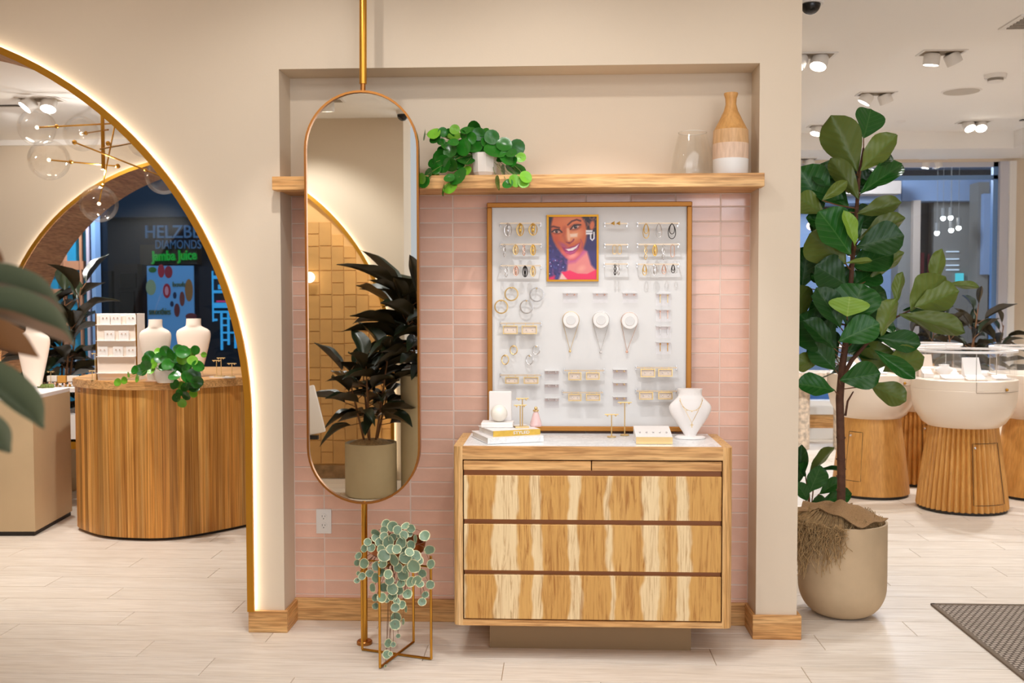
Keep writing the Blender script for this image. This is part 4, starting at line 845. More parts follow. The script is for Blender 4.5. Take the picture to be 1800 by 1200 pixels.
def print_sheet(name, parent, c0, c1, Y, img, mat):
    nv, nu = img.shape[:2]; me = MB().grid(lambda u, v: (c0.x+(c1.x-c0.x)*u, Y, c0.z+(c1.z-c0.z)*v), nu, nv).mesh(name, mat, False, fix=False)
    at = me.color_attributes.new('print', 'FLOAT_COLOR', 'CORNER'); q = np.clip(img.reshape(-1, 3)/255., 0, 1); lin = np.where(q <= .04045, q/12.92, ((q+.055)/1.055)**2.4)
    cl = np.ones((nu*nv, 4, 4), np.float32); cl[:, :, :3] = lin[:, None, :]; at.data.foreach_set('color', cl.ravel()); o = link(name, me, parent); return o
PRM, nt, B = nm('colour_print'); B.inputs['Roughness'].default_value = .4; ca = N(nt, 'ShaderNodeVertexColor', layer_name='print'); nt.links.new(ca.outputs[0], B.inputs['Base Color'])
c0, c1 = bp(964.5, 381), bp(1049, 492)
pt = thing('portrait_print', 'small gold-framed colour portrait of a smiling curly-haired woman in a red top', 'picture', ((c0.x+c1.x)/2, P, c1.z))
print_sheet('print_sheet', pt, c0, c1, P-.012, paint(96, 124), PRM)
b = MB(); b.box((c0.x-.004, P-.0115, c1.z-.004), (c1.x+.004, P-.0003, c0.z+.004)); part('backing', b, DARK, pt, smooth=False)
for a, c in (((961, 378), (1052, 381.2)), ((961, 491.5), (1052, 494.5)), ((961, 381.2), (964.7, 491.5)), ((1048.6, 381.2), (1052, 491.5))):
    q0, q1 = bp(*a), bp(*c); b = MB(); b.box((q0.x, P-.016, q1.z), (q1.x, P-.0003, q0.z)); part('frame_bar', b, BRASS2, pt, smooth=False)
# ear-ring bars
def bar(x0, x1, y, label, mat=RODM, d=.045):
    a, c = bp(x0, y, d), bp(x1, y, d); t = thing('display_bar', label, 'display bar', ((a.x+c.x)/2, P, a.z), 'slim display bars on the jewellery board')
    b = MB(); b.box((a.x, a.y-.003, a.z-.003), (c.x, a.y+.003, a.z+.003)); part('rod', b, mat, t, smooth=False)
    for q in (a, c): b = MB(); b.box((q.x-.002, q.y, q.z-.003), (q.x+.002, P-.0003, q.z+.003)); b.box((q.x-.003, P-.004, q.z-.012), (q.x+.003, P-.0003, q.z+.008)); part('bracket', b, SILV, t, smooth=False)
    return a
def earring(x, ytop, ybot, w_, kind, mat, label, d=.046):
    """one hanging ear-ring; kind: loops, beads, hoop, twist"""
    t = bp(x, ytop, d); bt = bp(x, ybot, d); W_ = w_*S5/2; H_ = t.z-bt.z; b = MB()
    b.tube([t+Vector((0, .004, -.001)), t+Vector((0, -.004, -.001)), t+Vector((0, -.0045, -.005))], .0011, 5)
    if kind == 'loops':
        for k, f_ in enumerate((1., .68)):
            pts = []
            for q in range(20):
                a = 2*PI*q/20; wv = math.sin(a/2)**1.3 
                pts.append(t+Vector((W_*f_*math.sin(a)*(.55+.45*wv), -.005-.002*k, -.004-H_*f_*(1-math.cos(a))/2)))
            b.tube(pts, .0018, 5, closed=True)
    elif kind == 'beads':
        for k, (f_, an, dz) in enumerate(((1., .2, 0), (.85, 1.2, .06), (.7, 2.2, -.04), (.5, .7, .1))):
            b.tube([t+Vector((W_*f_*math.sin(a)*math.cos(an)*1.1, -.007-W_*f_*math.sin(a)*math.sin(an)*.6, -.004-H_*(f_*.85+.15)*(1-math.cos(a))/2-dz*H_)) for a in [2*PI*q/16 for q in range(16)]], .0021, 5, closed=True)
        b.sphere(t+Vector((0, -.008, -H_*.62)), W_*.42, 8, 6, (1, .7, 1.3))
    elif kind == 'twist':
        for s in (-1, 1): b.tube([t+Vector((s*W_*.55*math.cos(k*.5), -.005+.002*math.sin(k*.5), -.004-H_*k/16)) for k in range(17)], .002, 5)
        b.sphere(t+Vector((0, -.005, -H_)), .0035, 8, 6)
    elif kind == 'stud':
        b.add([t+Vector((-W_, -.006, 0)), t+Vector((W_*.9, -.008, H_*.5)), t+Vector((W_*.9, -.008, -H_*.5)), t+Vector((0, -.013, 0))], [(0, 1, 3), (1, 2, 3), (2, 0, 3), (0, 2, 1)])
    elif kind == 'link':
        b.tube([t+Vector((W_*math.copysign(min(1, abs(math.sin(a))*1.5), math.sin(a)), -.005, -.004-(H_)*(1-math.cos(a))/2)) for a in [2*PI*q/18 for q in range(18)]], .0017, 5, closed=True)
    me = b.mesh('earring', mat); return solo('earring', me, mat, label, 'earring', 'earrings hanging on the jewellery board', base=t)
cname = {GOLDP.name: 'pale gold', YGOLD.name: 'yellow gold', SILV.name: 'silver', ROSE.name: 'rose gold', BLKM.name: 'black'}
ordn = ['first', 'second', 'third', 'fourth']
ROWS = [((879, 950, 392.5), 'top bar left of the portrait', [(893, 414, 12, 'beads', SILV), (914.5, 413, 11, 'beads', YGOLD), (937, 412, 13, 'beads', YGOLD)]),
 ((880, 951, 429.5), 'middle bar left of the portrait', [(887, 450, 6, 'twist', SILV), (906.5, 446, 8, 'beads', GOLDP), (921, 448, 7, 'twist', ROSE), (937, 447, 8, 'beads', YGOLD)]),
 ((880, 951, 467), 'lowest bar left of the portrait', [(890, 486, 8, 'twist', SILV), (907, 483, 8, 'beads', ROSE), (923, 485, 8, 'beads', BLKM), (937, 484, 8, 'beads', GOLDP)]),
 ((1064, 1103, 393), 'top short bar right of the portrait', [(1077, 400, 7, 'stud', YGOLD), (1086.5, 400, 7, 'stud', YGOLD)]),
 ((1064, 1104, 430), 'middle short bar right of the portrait', [(1080, 445, 6, 'link', GOLDP), (1089, 445, 6, 'link', GOLDP)]),
 ((1063, 1104, 464), 'lowest short bar right of the portrait', [(1081, 482, 6, 'twist', BLKM), (1087, 482, 6, 'twist', SILV)]),
 ((1122, 1193, 392.5), 'top bar at upper right of the board', [(1135.5, 417, 12, 'loops', YGOLD), (1158, 416, 12, 'loops', SILV), (1181, 418, 15, 'loops', BLKM)]),
 ((1122, 1194, 429.5), 'middle bar at upper right of the board', [(1135, 455, 8, 'twist', GOLDP), (1151, 448, 7, 'beads', YGOLD), (1166, 455, 8, 'twist', SILV), (1182, 450, 6, 'link', ROSE)]),
 ((1121, 1194, 464.5), 'lowest bar at upper right of the board', [(1133, 482, 8, 'loops', YGOLD), (1150, 482, 8, 'beads', SILV), (1167, 480, 8, 'loops', ROSE), (1183, 478, 7, 'loops', BLKM)])]
kn = {'beads': 'clustered drop', 'twist': 'twisted dangling', 'stud': 'pointed stud', 'link': 'long link', 'loops': 'double teardrop'}
for (x0, x1, y), wh, es in ROWS:
    bar(x0, x1, y, 'slim gold display bar, the '+wh)
    for k, (x, yb, w_, kd, m_) in enumerate(es): earring(x, y-.5, yb, w_, kd, m_, '%s %s earring, %s on the %s' % (cname[m_.name], kn[kd], ordn[k], wh))
# hoops on pegs
def hoop(x, y, r, label, mat, tilt=.5):
    c = bp(x, y, .02); b = MB(); R_ = r*S5; ca_, sa = math.cos(tilt), math.sin(tilt)
    for f_ in (1., .9): b.tube([c+Vector((R_*f_*math.cos(a)*ca_, -R_*math.cos(a)*sa*.4, R_*f_*math.sin(a))) for a in [2*PI*k/24 for k in range(24)]], .0016, 6, closed=True)
    me = b.mesh('hoop_earring', mat); o = solo('hoop_earring', me, mat, label, 'earring', 'hoop earrings on pegs'); 
    p = thing('display_peg', 'tiny gold peg holding the '+label.replace(' hanging', ''), 'peg', bp(x, y-r+1, 0), 'gold pegs on the board'); q = bp(x, y-r+1.5, 0)
    b = MB(); b.tube([q, q-Vector((0, .026, 0))], .0022, 8); part('pin', b, GOLDP, p); part('tip', MB().sphere(q-Vector((0, .027, 0)), .0035, 8, 6), GOLDP, p)
for x, y, r, l, m_, ti in ((899, 516.6, 12, 'large gold hoop, upper left of the left hoop pair', GOLDP, .1), (881, 539, 12, 'large gold hoop, lower left beside the brass frame', GOLDP, .2), (943.5, 517.7, 12.5, 'large silver hoop, upper right below the portrait corner', SILV, .1), (925.6, 539, 12, 'large silver hoop, lower one left of the clear racks', SILV, .2),
    (903, 615, 8, 'small gold cuff hoop, upper left of the small four', GOLDP, .6), (888, 632, 8.5, 'small gold cuff hoop, lower left of the small four', GOLDP, .7), (942.7, 615, 8, 'small silver cuff hoop, upper right of the small four', SILV, .6), (931, 632, 8.5, 'small silver cuff hoop, lower right of the small four', SILV, .7)): hoop(x, y, r, l, m_, ti)
# clear acrylic racks with a pair of studs
PINKS = flat('shelf_shade_pink', (232, 216, 210), .6)
def rack(x, y, w_, h_, label, drop=None, mat=ROSE):
    a, c = bp(x-w_/2, y-h_/2), bp(x+w_/2, y+h_/2); t = thing('acrylic_rack', label, 'display rack', ((a.x+c.x)/2, P, c.z), 'clear acrylic racks on the board')
    b = MB(); b.box((a.x, P-.018, a.z-.004), (c.x, P-.0004, a.z)); part('top_shelf', b, WHITE, t, smooth=False)
    b = MB(); b.box((a.x+.002, P-.004, a.z-.018), (c.x-.002, P-.0004, a.z-.004)); part('card', b, PINKS, t, smooth=False)  # pink strip carries the soft shade under the rack shelf in its colour
    b = MB(); b.box((a.x, P-.016, c.z), (c.x, P-.014, a.z-.004)); part('front_pane', b, ACRY, t, smooth=False)
    for k, s in enumerate((.28, .78)):
        q = a.lerp(c, s); q = Vector((q.x, P-.019, a.z-.010)); b = MB(); b.sphere(q, .0038, 8, 6)
        if drop: b.tube([q, q-Vector((0, 0, drop*S5))], .0017, 6)
        solo('stud_earring', b, mat, '%s stud on the %s' % (['left', 'right'][k], label), 'earring', 'stud earrings on the clear racks')
for k, x in enumerate((1002.5, 1055, 1107)): rack(x, 523, 26, 18, 'wide clear rack above the %s round necklace disc' % ['left', 'middle', 'right'][k])
for k, y in enumerate((526, 554, 583, 611)): rack(1165.6, y, 26, 22, 'clear rack at far right, %s from top of the column' % ordn[k], 13, [GOLDP, ROSE, SILV, BRASS][k])
for k, y in enumerate((659, 682.5, 707)): rack(970, y, 25, 18, 'small clear rack, %s from top of the left lower column' % ordn[k], None, SILV)
for k, y in enumerate((657, 680, 704.7)): rack(1089.7, y, 25, 18, 'small clear rack, %s from top of the right lower column' % ordn[k], None, GOLDP)
# round necklace discs and necklaces
for k, (x, y, px_, py_) in enumerate(((1003.4, 562, 1002, 616), (1055.9, 562, 1056, 618), (1106, 563.5, 1102, 617))):
    w3 = ['left', 'middle', 'right'][k]; c = bp(x, y); d_ = thing('necklace_disc', 'white round necklace holder, %s of the three on the board' % w3, 'holder', c, 'white round necklace holders')
    b = MB(); b.lathe([(0, 0), (.036, 0), (.037, .004), (.037, .036), (.035, .04), (0, .04)], (0, 0, 0), 32, Matrix.Rotation(PI/2, 4, 'X')); b.v = [(q[0]+c.x, q[1]+P-.0004, q[2]+c.z) for q in b.v]; part('disc', b, SATIN, d_)
    b = MB(); b.lathe([(0, 0), (.022, 0), (.021, .0025), (0, .0025)], (0, 0, 0), 24, Matrix.Rotation(PI/2, 4, 'X')); b.v = [(q[0]+c.x, q[1]+P-.0403, q[2]+c.z) for q in b.v]; part('raised_centre', b, WHITE, d_)
    R_ = .0385; e = bp(px_, py_, .012); pts = [Vector((c.x+R_*math.cos(a), P-.016, c.z+R_*math.sin(a))) for a in [PI+.35-k2*(PI+.7)/16 for k2 in range(17)]]
    n_ = thing('necklace', 'fine %s pendant necklace looped over the %s white disc' % (['gold', 'silver', 'rose gold'][k], w3), 'necklace', e, 'necklaces on the board'); m_ = [GOLDP, SILV, ROSE][k]
    b = MB(); b.tube([e]+pts+[e], .0011, 5); part('chain', b, m_, n_); part('pendant', MB().sphere(e-Vector((0, .002, .003)), .006, 10, 6, (1, .5, 1)), m_, n_)
# bars with hanging gold trays
def traybar(x0, x1, y, trays, label):
    a = bar(x0, x1, y, label, d=.03)
    for k, (tx0, ty0, tx1, ty1) in enumerate(trays):
        p0, p1 = bp(tx0, ty0, .034), bp(tx1, ty1, .034); t = thing('earring_tray', '%s open gold frame with earring card on the %s' % (['left', 'right'][k], label.replace('slim gold display bar, ', '')), 'earring tray', ((p0.x+p1.x)/2, p0.y, p1.z), 'gold ear-ring frames on bars')
        for (u0, v0, u1, v1) in ((p0.x, p0.z-.004, p1.x, p0.z), (p0.x, p1.z, p1.x, p1.z+.004), (p0.x, p1.z+.004, p0.x+.004, p0.z-.004), (p1.x-.004, p1.z+.004, p1.x, p0.z-.004)):
            b = MB(); b.box((u0, p0.y-.006, min(v0, v1)), (u1, p0.y+.006, max(v0, v1))); part('frame_bar', b, GOLDP, t, smooth=False)
        b = MB(); b.box((p0.x+.0042, p0.y, p1.z+.0042), (p1.x-.0042, p0.y+.003, p0.z-.0042)); part('card', b, CREAM, t, smooth=False)
        for s in (.3, .7): q = Vector((p0.x+(p1.x-p0.x)*s, p0.y-.002, (p0.z+p1.z)/2)); part('stud', MB().sphere(q, .0028, 6, 5), SILV, t)
        for s in (.25, .75): q = Vector((p0.x+(p1.x-p0.x)*s, p0.y, p0.z)); b = MB(); b.box((q.x-.0012, q.y-.001, q.z), (q.x+.0012, q.y+.001, a.z+.003)); part('hanger', b, GOLDP, t, smooth=False)
traybar(879, 951, 568, [(884, 572, 910, 587), (917, 572, 944, 587)], 'slim gold display bar, the left one below the large hoops')
traybar(879, 951, 659, [(888, 662, 912, 674), (920.5, 662, 946.5, 674)], 'slim gold display bar, left one above the marble ball')
traybar(991.7, 1062, 651, [(999, 654, 1022, 668), (1030, 654, 1054, 667)], 'slim gold display bar, the upper centre one below the necklaces')
traybar(989, 1060, 689.5, [(999, 692, 1022, 704.5), (1030, 692, 1055, 704)], 'slim gold display bar, the lower centre one')
traybar(1119, 1190, 646, [(1126, 648, 1151.5, 662.5), (1157, 648, 1182, 661.5)], 'slim gold display bar, the upper one at lower right')
traybar(1119, 1190, 687, [(1123.5, 688.5, 1148, 702), (1157, 688.5, 1182, 701.5)], 'slim gold display bar, the lower one beside the white bust')

# ------------------------------------------------------------------ things on the dresser
T0 = DZ
def on(px, py, z=T0): q = aZ(px, py, z); return q
# books
PAPER = flat('book_pages', (226, 218, 210), .8); COV = flat('white_book_cover', (240, 236, 234), .4); YEL = flat('yellow_book_spine', (222, 182, 74), .5, mott=.1, ms=40)
def book(name, label, c, w_, d_, h_, rot, spine, z):
    t = thing(name, label, 'book', (c.x, c.y, z)); M = Matrix.Translation((c.x, c.y, z)) @ Matrix.Rotation(rot, 4, 'Z')
    b = MB(); b.box((-w_/2+.004, -d_/2+.003, .0025), (w_/2-.003, d_/2-.003, h_-.0025), M); part('pages', b, PAPER, t, smooth=False)
    b = MB(); b.box((-w_/2, -d_/2, 0), (w_/2, d_/2, .0024), M); b.box((-w_/2, -d_/2, h_-.0024), (w_/2, d_/2, h_), M); part('cover', b, COV, t, smooth=False)
    b = MB(); b.box((-w_/2, -d_/2-.003, 0), (w_/2, -d_/2, h_), M); part('spine', b, spine, t, smooth=False); return t, M
bc = on(905, 766); bk1, M1 = book('book', 'thick white hardback book lying at the bottom of the pair on the dresser', Vector((.262, -.275, 0)), .25, .25, .026, .36, MARB, T0+.0005)
bk2, M2 = book('book', 'book with yellow gold spine lying on top of the white book', Vector((.270, -.268, 0)), .215, .2, .024, .40, YEL, T0+.027)
me = textmesh('STYLED', .017, .0006, 1.3, WHITE, .0004, name='spine_lettering'); me.transform(M2 @ Matrix.Translation((.02, -.1035, .012))); part('spine_lettering', me, None, bk2)
BT = T0+.0515
# white marble block and ball bookend
c = Vector((.225, -.245, BT)); be = thing('marble_bookend', 'white marble ball resting against an upright white slab on a slab base', 'bookend', c)
b = MB(); b.bbox((c.x-.075, c.y-.05, BT), (c.x+.065, c.y+.05, BT+.022), .003, 1); part('base_slab', b, SATIN, be)
b = MB(); b.bbox((c.x-.045, c.y+.028, BT+.022), (c.x+.055, c.y+.048, BT+.152), .003, 1); part('upright_slab', b, SATIN, be)
part('ball', MB().sphere((c.x+.002, c.y-.010, BT+.0215+.037), .037, 28, 18), flat('ivory_ball', (246, 240, 228), .3), be)
def tstand(p, hs, label, w_=.055, grp=None, base='disc', mat=GOLDP, rot=0.):
    """T-shaped earring stand; hs lists (x offset, y offset, height)"""
    t = thing('earring_stand', label, 'earring stand', p, grp); M = Matrix.Translation(p) @ Matrix.Rotation(rot, 4, 'Z')
    if base == 'disc': b = MB(); b.lathe([(0, 0), (.02, 0), (.02, .004), (0, .004)], p, 20)
    else: b = MB(); b.box((-.03, -.022, 0), (.03, .022, .006), M)
    part('foot', b, mat, t)
    for dx, dy, h_ in hs:
        b = MB(); b.tube([M @ Vector((dx, dy, .003)), M @ Vector((dx, dy, h_))], .0026, 8); part('post', b, mat, t)
        b = MB(); b.tube([M @ Vector((dx-w_/2, dy, h_)), M @ Vector((dx+w_/2, dy, h_))], .0026, 8); part('cross_bar', b, mat, t)
        for s in (-.6, .6): part('ear_stud', MB().sphere(M @ Vector((dx+s*w_/2, dy-.003, h_-.005)), .0038, 8, 6), mat, t)
    return t
tstand(Vector((.325, -.275, BT)), [(-.006, -.008, .098), (.008, .012, .125)], 'gold double T earring stand on the yellow-spined book', .055, base='slab', rot=.25)
p = Vector((.388, -.235, BT)); pf = thing('perfume_bottle', 'small pink glass scent bottle with gold top standing on the books', 'bottle', p)
part('body', MB().lathe([(0, 0), (.024, 0), (.027, .006), (.024, .02), (.015, .05), (.010, .064), (.009, .066), (0, .066)], p, 10), flat('pink_glass', (244, 206, 204), .12), pf)
part('collar', MB().lathe([(0, .066), (.013, .066), (.013, .073), (0, .073)], p, 16), GOLDP, pf); part('stopper', MB().sphere(p+Vector((0, 0, .08)), .0075, 10, 8), GOLDP, pf)
q = on(1075, 768); tstand(Vector((q.x, q.y, T0+.0003)), [(0, 0, .1)], 'low gold T earring stand on the marble top, front one of two', .06)
q = on(1097, 766); tstand(Vector((q.x+.004, q.y+.02, T0+.0003)), [(0, 0, .148)], 'tall gold T earring stand on the marble top, rear one of two', .062)
q0, q1 = on(1118, 780), on(1182, 780); tz = T0+.0003; cx_ = (q0.x+q1.x)/2
tr_ = thing('stud_tray', 'white slanted stud tray with a gold front edge beside the white bust', 'tray', (cx_, q0.y+.07, tz))
b = MB(); b.prism([(q0.y+.0, tz), (q0.y+.15, tz), (q0.y+.15, tz+.058), (q0.y+.0, tz+.03)], q0.x, q1.x, 'x'); part('wedge', b, SATIN, tr_, smooth=False)
b = MB(); b.box((q0.x, q0.y-.003, tz), (q1.x, q0.y, tz+.029)); part('gold_front', b, GOLDP, tr_, smooth=False)
for k in range(5): solo('stud_earring', MB().sphere((q0.x+.02+k*(q1.x-q0.x-.04)/4, q0.y+.05, tz+.0425), .0042, 8, 6), SILV, 'tiny silver stud, number %s from left on the gold-edged tray' % ['one', 'two', 'three', 'four', 'five'][k], 'earring', 'silver studs on the tray')
def bust(name, label, p, h_, w_, mat, tilt=.25, foot=True, rot=0., tall=False):
    """necklace bust: shield-shaped chest leaning back, open neck, small foot"""
    t = thing(name, label, 'bust', p); M = Matrix.Translation(p) @ Matrix.Rotation(rot, 4, 'Z')
    pr = [(0, .26, .24), (.1, .38, .28), (.25, .62, .34), (.4, .84, .38), (.53, .98, .40), (.61, 1., .40), (.68, .93, .40), (.75, .77, .39), (.81, .63, .40), (.87, .55, .42), (.94, .56, .48), (1., .60, .54)]
    if tall: pr = [(0, .50, .3), (.12, .56, .32), (.3, .72, .36), (.5, .88, .4), (.66, .99, .42), (.73, 1., .42), (.78, .96, .40), (.82, .80, .38), (.85, .58, .38), (.87, .46, .42), (.9, .435, .44), (.96, .43, .44), (1., .43, .44)]
    def fn(u, v):
        k = v*(len(pr)-1); i = min(int(k), len(pr)-2); f_ = k-i; z, ww, dd = [pr[i][j]*(1-f_)+pr[i+1][j]*f_ for j in range(3)]
        a = 2*PI*u; x = math.cos(a)*ww*w_/2; y = math.sin(a)*dd*w_*.40*(1. if math.sin(a) < 0 else .6)
        return M @ Vector((x, y+tilt*(z-.5)*h_*.5+(.12*w_ if z > .8 else 0)*(z-.8)*5*.4, z*h_+.012))
    b = MB().grid(fn, 28, 26, True); n_ = 28; c_ = len(b.v); top = [c_-28+j for j in range(28)]; b.f.append(tuple(top)); b.f.append(tuple(range(27, -1, -1)))
    part('chest', b, mat, t)
    if foot:
        b = MB(); b.lathe([(0, 0), (w_*.36, 0), (w_*.36, .007), (w_*.3, .012), (0, .013)], p, 28); b.v = [(q[0], p.y+(q[1]-p.y)*.7, q[2]) for q in b.v]; part('foot', b, mat, t)
    return t, M
p = on(1213, 770); p = Vector((p.x, p.y, T0+.0003)); bs_, MBU = bust('necklace_bust', 'white leatherette necklace bust at the right end of the dresser', p, .205, .185, SATIN, .1)
def neck(label, M, pts, mat, pend, cross=False):
    pts = [M @ Vector(q) for q in pts]; n_ = thing('necklace', label, 'necklace', pts[len(pts)//2], 'necklaces worn by the white bust')
    b = MB(); b.tube(pts, .0011, 5); part('chain', b, mat, n_); q = pts[len(pts)//2]; b = MB()
    if cross: b.box((q.x-.0016, q.y-.003, q.z-.02), (q.x+.0016, q.y, q.z)); b.box((q.x-.007, q.y-.003, q.z-.010), (q.x+.007, q.y, q.z-.007)); part('cross_pendant', b, mat, n_)
    else:
        for k in range(3, len(pts)-3, 2): part('bead', MB().sphere(pts[k]-Vector((0, .001, .002)), .0026, 6, 5), mat, n_)
neck('short gold choker with tiny beads round the neck of the white bust', MBU, [(-.048*math.cos(a), -.022-.034*math.sin(a)**.8, .178-.052*math.sin(a)) for a in [PI*k/14 for k in range(15)]], GOLDP, 0)
neck('long gold necklace with a small cross on the white bust', MBU, [(-.05*(1-k/6), -.028-.028*min(1, k/3), .17-.096*k/6) for k in range(7)]+[(.05*k/6, -.028-.028*min(1, (6-k)/3), .074+.096*k/6) for k in range(1, 7)], GOLDP, 0, True)
# ------------------------------------------------------------------ left room
# curved strip counter
fp = [aZ(*q) for q in ((138, 932), (179, 946), (243, 951), (300, 950), (358, 942), (432, 927))]
pl_ = [(-2.72, 2.25), (-2.735, 2.05), (-2.70, 1.86)]+[(q.x, q.y) for q in fp]+[(-1.42, 2.14), (-1.30, 2.42), (-1.36, 2.7), (-1.6, 2.85), (-2.2, 2.9), (-2.6, 2.72)]
def catmull(pts, m_=10):
    out = []; n = len(pts)
    for i in range(n):
        p0, p1, p2, p3 = [Vector(pts[(i+k-1) % n]) for k in range(4)]
        for j in range(m_):
            t = j/m_; out.append(.5*((2*p1)+(p2-p0)*t+(2*p0-5*p1+4*p2-p3)*t*t+(3*p1-p0-3*p2+p3)*t**3))
    return out
def resample(pts, step):
    pts = pts+[pts[0]]; L_ = [0]
    for a, c in zip(pts, pts[1:]): L_.append(L_[-1]+(c-a).length)
    n = int(L_[-1]/step); out = []; i = 0
    for k in range(n):
        s = L_[-1]*k/n
        while L_[i+1] < s: i += 1
        out.append(pts[i].lerp(pts[i+1], (s-L_[i])/(L_[i+1]-L_[i]+1e-9)))
    return out
plan = resample(catmull([Vector(q) for q in pl_]), .045); cen = sum(plan, Vector((0, 0)))/len(plan)
ct = thing('curved_counter', 'rounded display counter clad in amber wood strips, beyond the left arch', 'counter', (cen.x, cen.y, 0)); CTZ = aY(250, 670, 1.5).z
b = MB(); b.prism([(q.x, q.y) for q in [cen+(q-cen)*.985 for q in plan]], .02, CTZ-.055, 'z'); part('core', b, WALN, ct, smooth=False)
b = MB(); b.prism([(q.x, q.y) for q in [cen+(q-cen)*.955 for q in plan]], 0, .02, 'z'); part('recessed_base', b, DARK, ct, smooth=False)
for i in range(len(plan)):
    a, c = plan[i], plan[(i+1) % len(plan)]; d = (c-a).normalized(); nr = Vector((d.y, -d.x)); nr = nr if nr.dot(a-cen) > 0 else -nr; g = .0005
    a2, c2 = a+d*g, c-d*g; b = MB(); b.prism([(a2.x, a2.y), (c2.x, c2.y), ((c2-nr*.012).x, (c2-nr*.012).y), ((a2-nr*.012).x, (a2-nr*.012).y)], .02, CTZ-.055, 'z'); part('wood_strip', b, STRIP, ct, smooth=False)
tp_ = [cen+(q-cen)*1.018 for q in plan]; b = MB(); b.prism([(q.x, q.y) for q in tp_], CTZ-.053, CTZ-.004, 'z'); b.prism([(q.x, q.y) for q in [cen+(q-cen)*1.012 for q in plan]], CTZ-.004, CTZ, 'z'); part('counter_top', b, STRIP_TOP, ct, smooth=False)
C0 = CTZ+.0004
def onc(px, py): return aZ(px, py, C0)
# earring card panel
q0, q1 = onc(170, 668), onc(243, 668); zt = aY(200, 551, q0.y).z
ep = thing('earring_card_panel', 'tall cream display panel with three ledges of earring cards on the curved counter', 'display', ((q0.x+q1.x)/2, q0.y+.06, C0))
b = MB(); b.box((q0.x, q0.y, C0), (q1.x, q0.y+.12, zt)); part('box', b, SATIN, ep, smooth=False)
b = MB(); b.box((q0.x+.008, q0.y-.004, C0+.02), (q1.x-.008, q0.y, zt-.014)); part('face', b, CREAM, ep, smooth=False)
for x0, x1 in ((q0.x, q0.x+.007), (q1.x-.007, q1.x)): b = MB(); b.box((x0, q0.y-.006, C0), (x1, q0.y, zt)); part('gold_edge', b, BRASS, ep, smooth=False)
for y, xs in ((555, (184, 203, 230)), (583, (192, 217)), (611, (180, 207, 230)), (640, ())):
    zl = aY(200, y+15, q0.y).z; b = MB(); b.box((q0.x+.008, q0.y-.02, zl-.004), (q1.x-.008, q0.y-.004, zl)); part('ledge', b, SATIN, ep, smooth=False)
    for x in xs:
        c_ = aY(x, y, q0.y-.014); b = MB(); b.box((c_.x-.032, q0.y-.012, zl+.0004), (c_.x+.032, q0.y-.009, zl+.062)); cd = part('card', b, PLASTIC, ep, smooth=False)
        for s in (-.012, .012): part('ear_stud', MB().sphere((c_.x+s, q0.y-.014, zl+.042), .004, 6, 5), ROSE, cd)
for k, (x, yb, yt, w_) in enumerate(((274, 673, 561, 56), (341, 664, 560, 60))):
    q = onc(x, yb-2); s_ = (q.y-CY)/FPX; q.z = C0
    bust('necklace_bust', ['cream necklace bust behind the trailing plant, left of the counter pair', 'cream necklace bust, right of the counter pair'][k], q, (yb-yt)*s_-.012, w_*s_, CREAM, .06, False, .15, True)
q = onc(292, 672); s_ = (q.y-CY)/FPX
tc_ = thing('trailing_plant', 'bushy round-leaved trailing plant in a cream bowl hanging over the curved counter edge', 'plant', q)
b = MB(); b.lathe([(0, 0), (.05, 0), (.064, .02), (.07, .075), (.064, .075), (.06, .065), (0, .06)], q, 20, cap=False); part('pot', b, CERAM, tc_)
TC = """400 850 40 l,470 830 38 l,515 770 30 l,580 720 45 m,605 810 40 l,650 720 58 m,700 670 52 m,740 580 58 m,850 590 62 d,820 520 34 l,900 520 52 m,960 560 62 m,930 660 62 d,780 650 52 l,1040 500 52 m,1090 530 68 m,1160 550 56 l,1080 610 52 l,1220 510 46 m,1190 620 52 l,1250 680 64 m,1310 560 28 l,1130 640 50 d,1060 700 62 d,1130 700 52 d,1000 780 62 m,1140 790 62 m,1200 780 72 m,1240 850 60 m,1000 870 52 m,1060 880 42 l,1110 900 46 m,1190 880 62 m,1200 970 42 l,1120 990 52 m,1050 960 36 m,1080 1070 46 l,1020 1010 46 m,1210 910 52 m,1000 690 52 d,880 680 50 d,750 720 48 l,1010 590 52 d,700 610 44 m,1150 600 50 m,900 600 50 m"""
def yct(x, y):
    if y > 672: return 1.41+random.uniform(-.03, .02)
    return q.y-.05+random.uniform(-.07, .03) if y < 655 else q.y-.12
trail2(tc_, q+Vector((0, 0, .075)), .04, parse(TC, 6, 140, 530), PIL, PILY, STEMG, yct, 1.14)
q = onc(391, 664); ty = thing('stand_tray', 'thin white oval tray with earring stands at the right of the counter', 'tray', q); b = MB(); b.lathe([(0, 0), (.085, 0), (.088, .008), (0, .008)], q, 28); b.v = [(x, q.y+(y-q.y)*.5, z) for x, y, z in b.v]; part('plate', b, CERAM, ty)
tstand(q+Vector((-.02, .0, .0083)), [(-.018, 0, .105), (.012, 0, .122)], 'tall twin T earring stand on the oval white tray', .055, base='slab')
tstand(q+Vector((.06, .01, .0083)), [(0, 0, .085)], 'low single T earring stand at the right of the oval tray', .06)
q = onc(165, 668); tstand(q+Vector((0, 0, .0003)), [(-.01, 0, .06), (.01, 0, .17)], 'slim earring stand left of the cream card panel', .045)
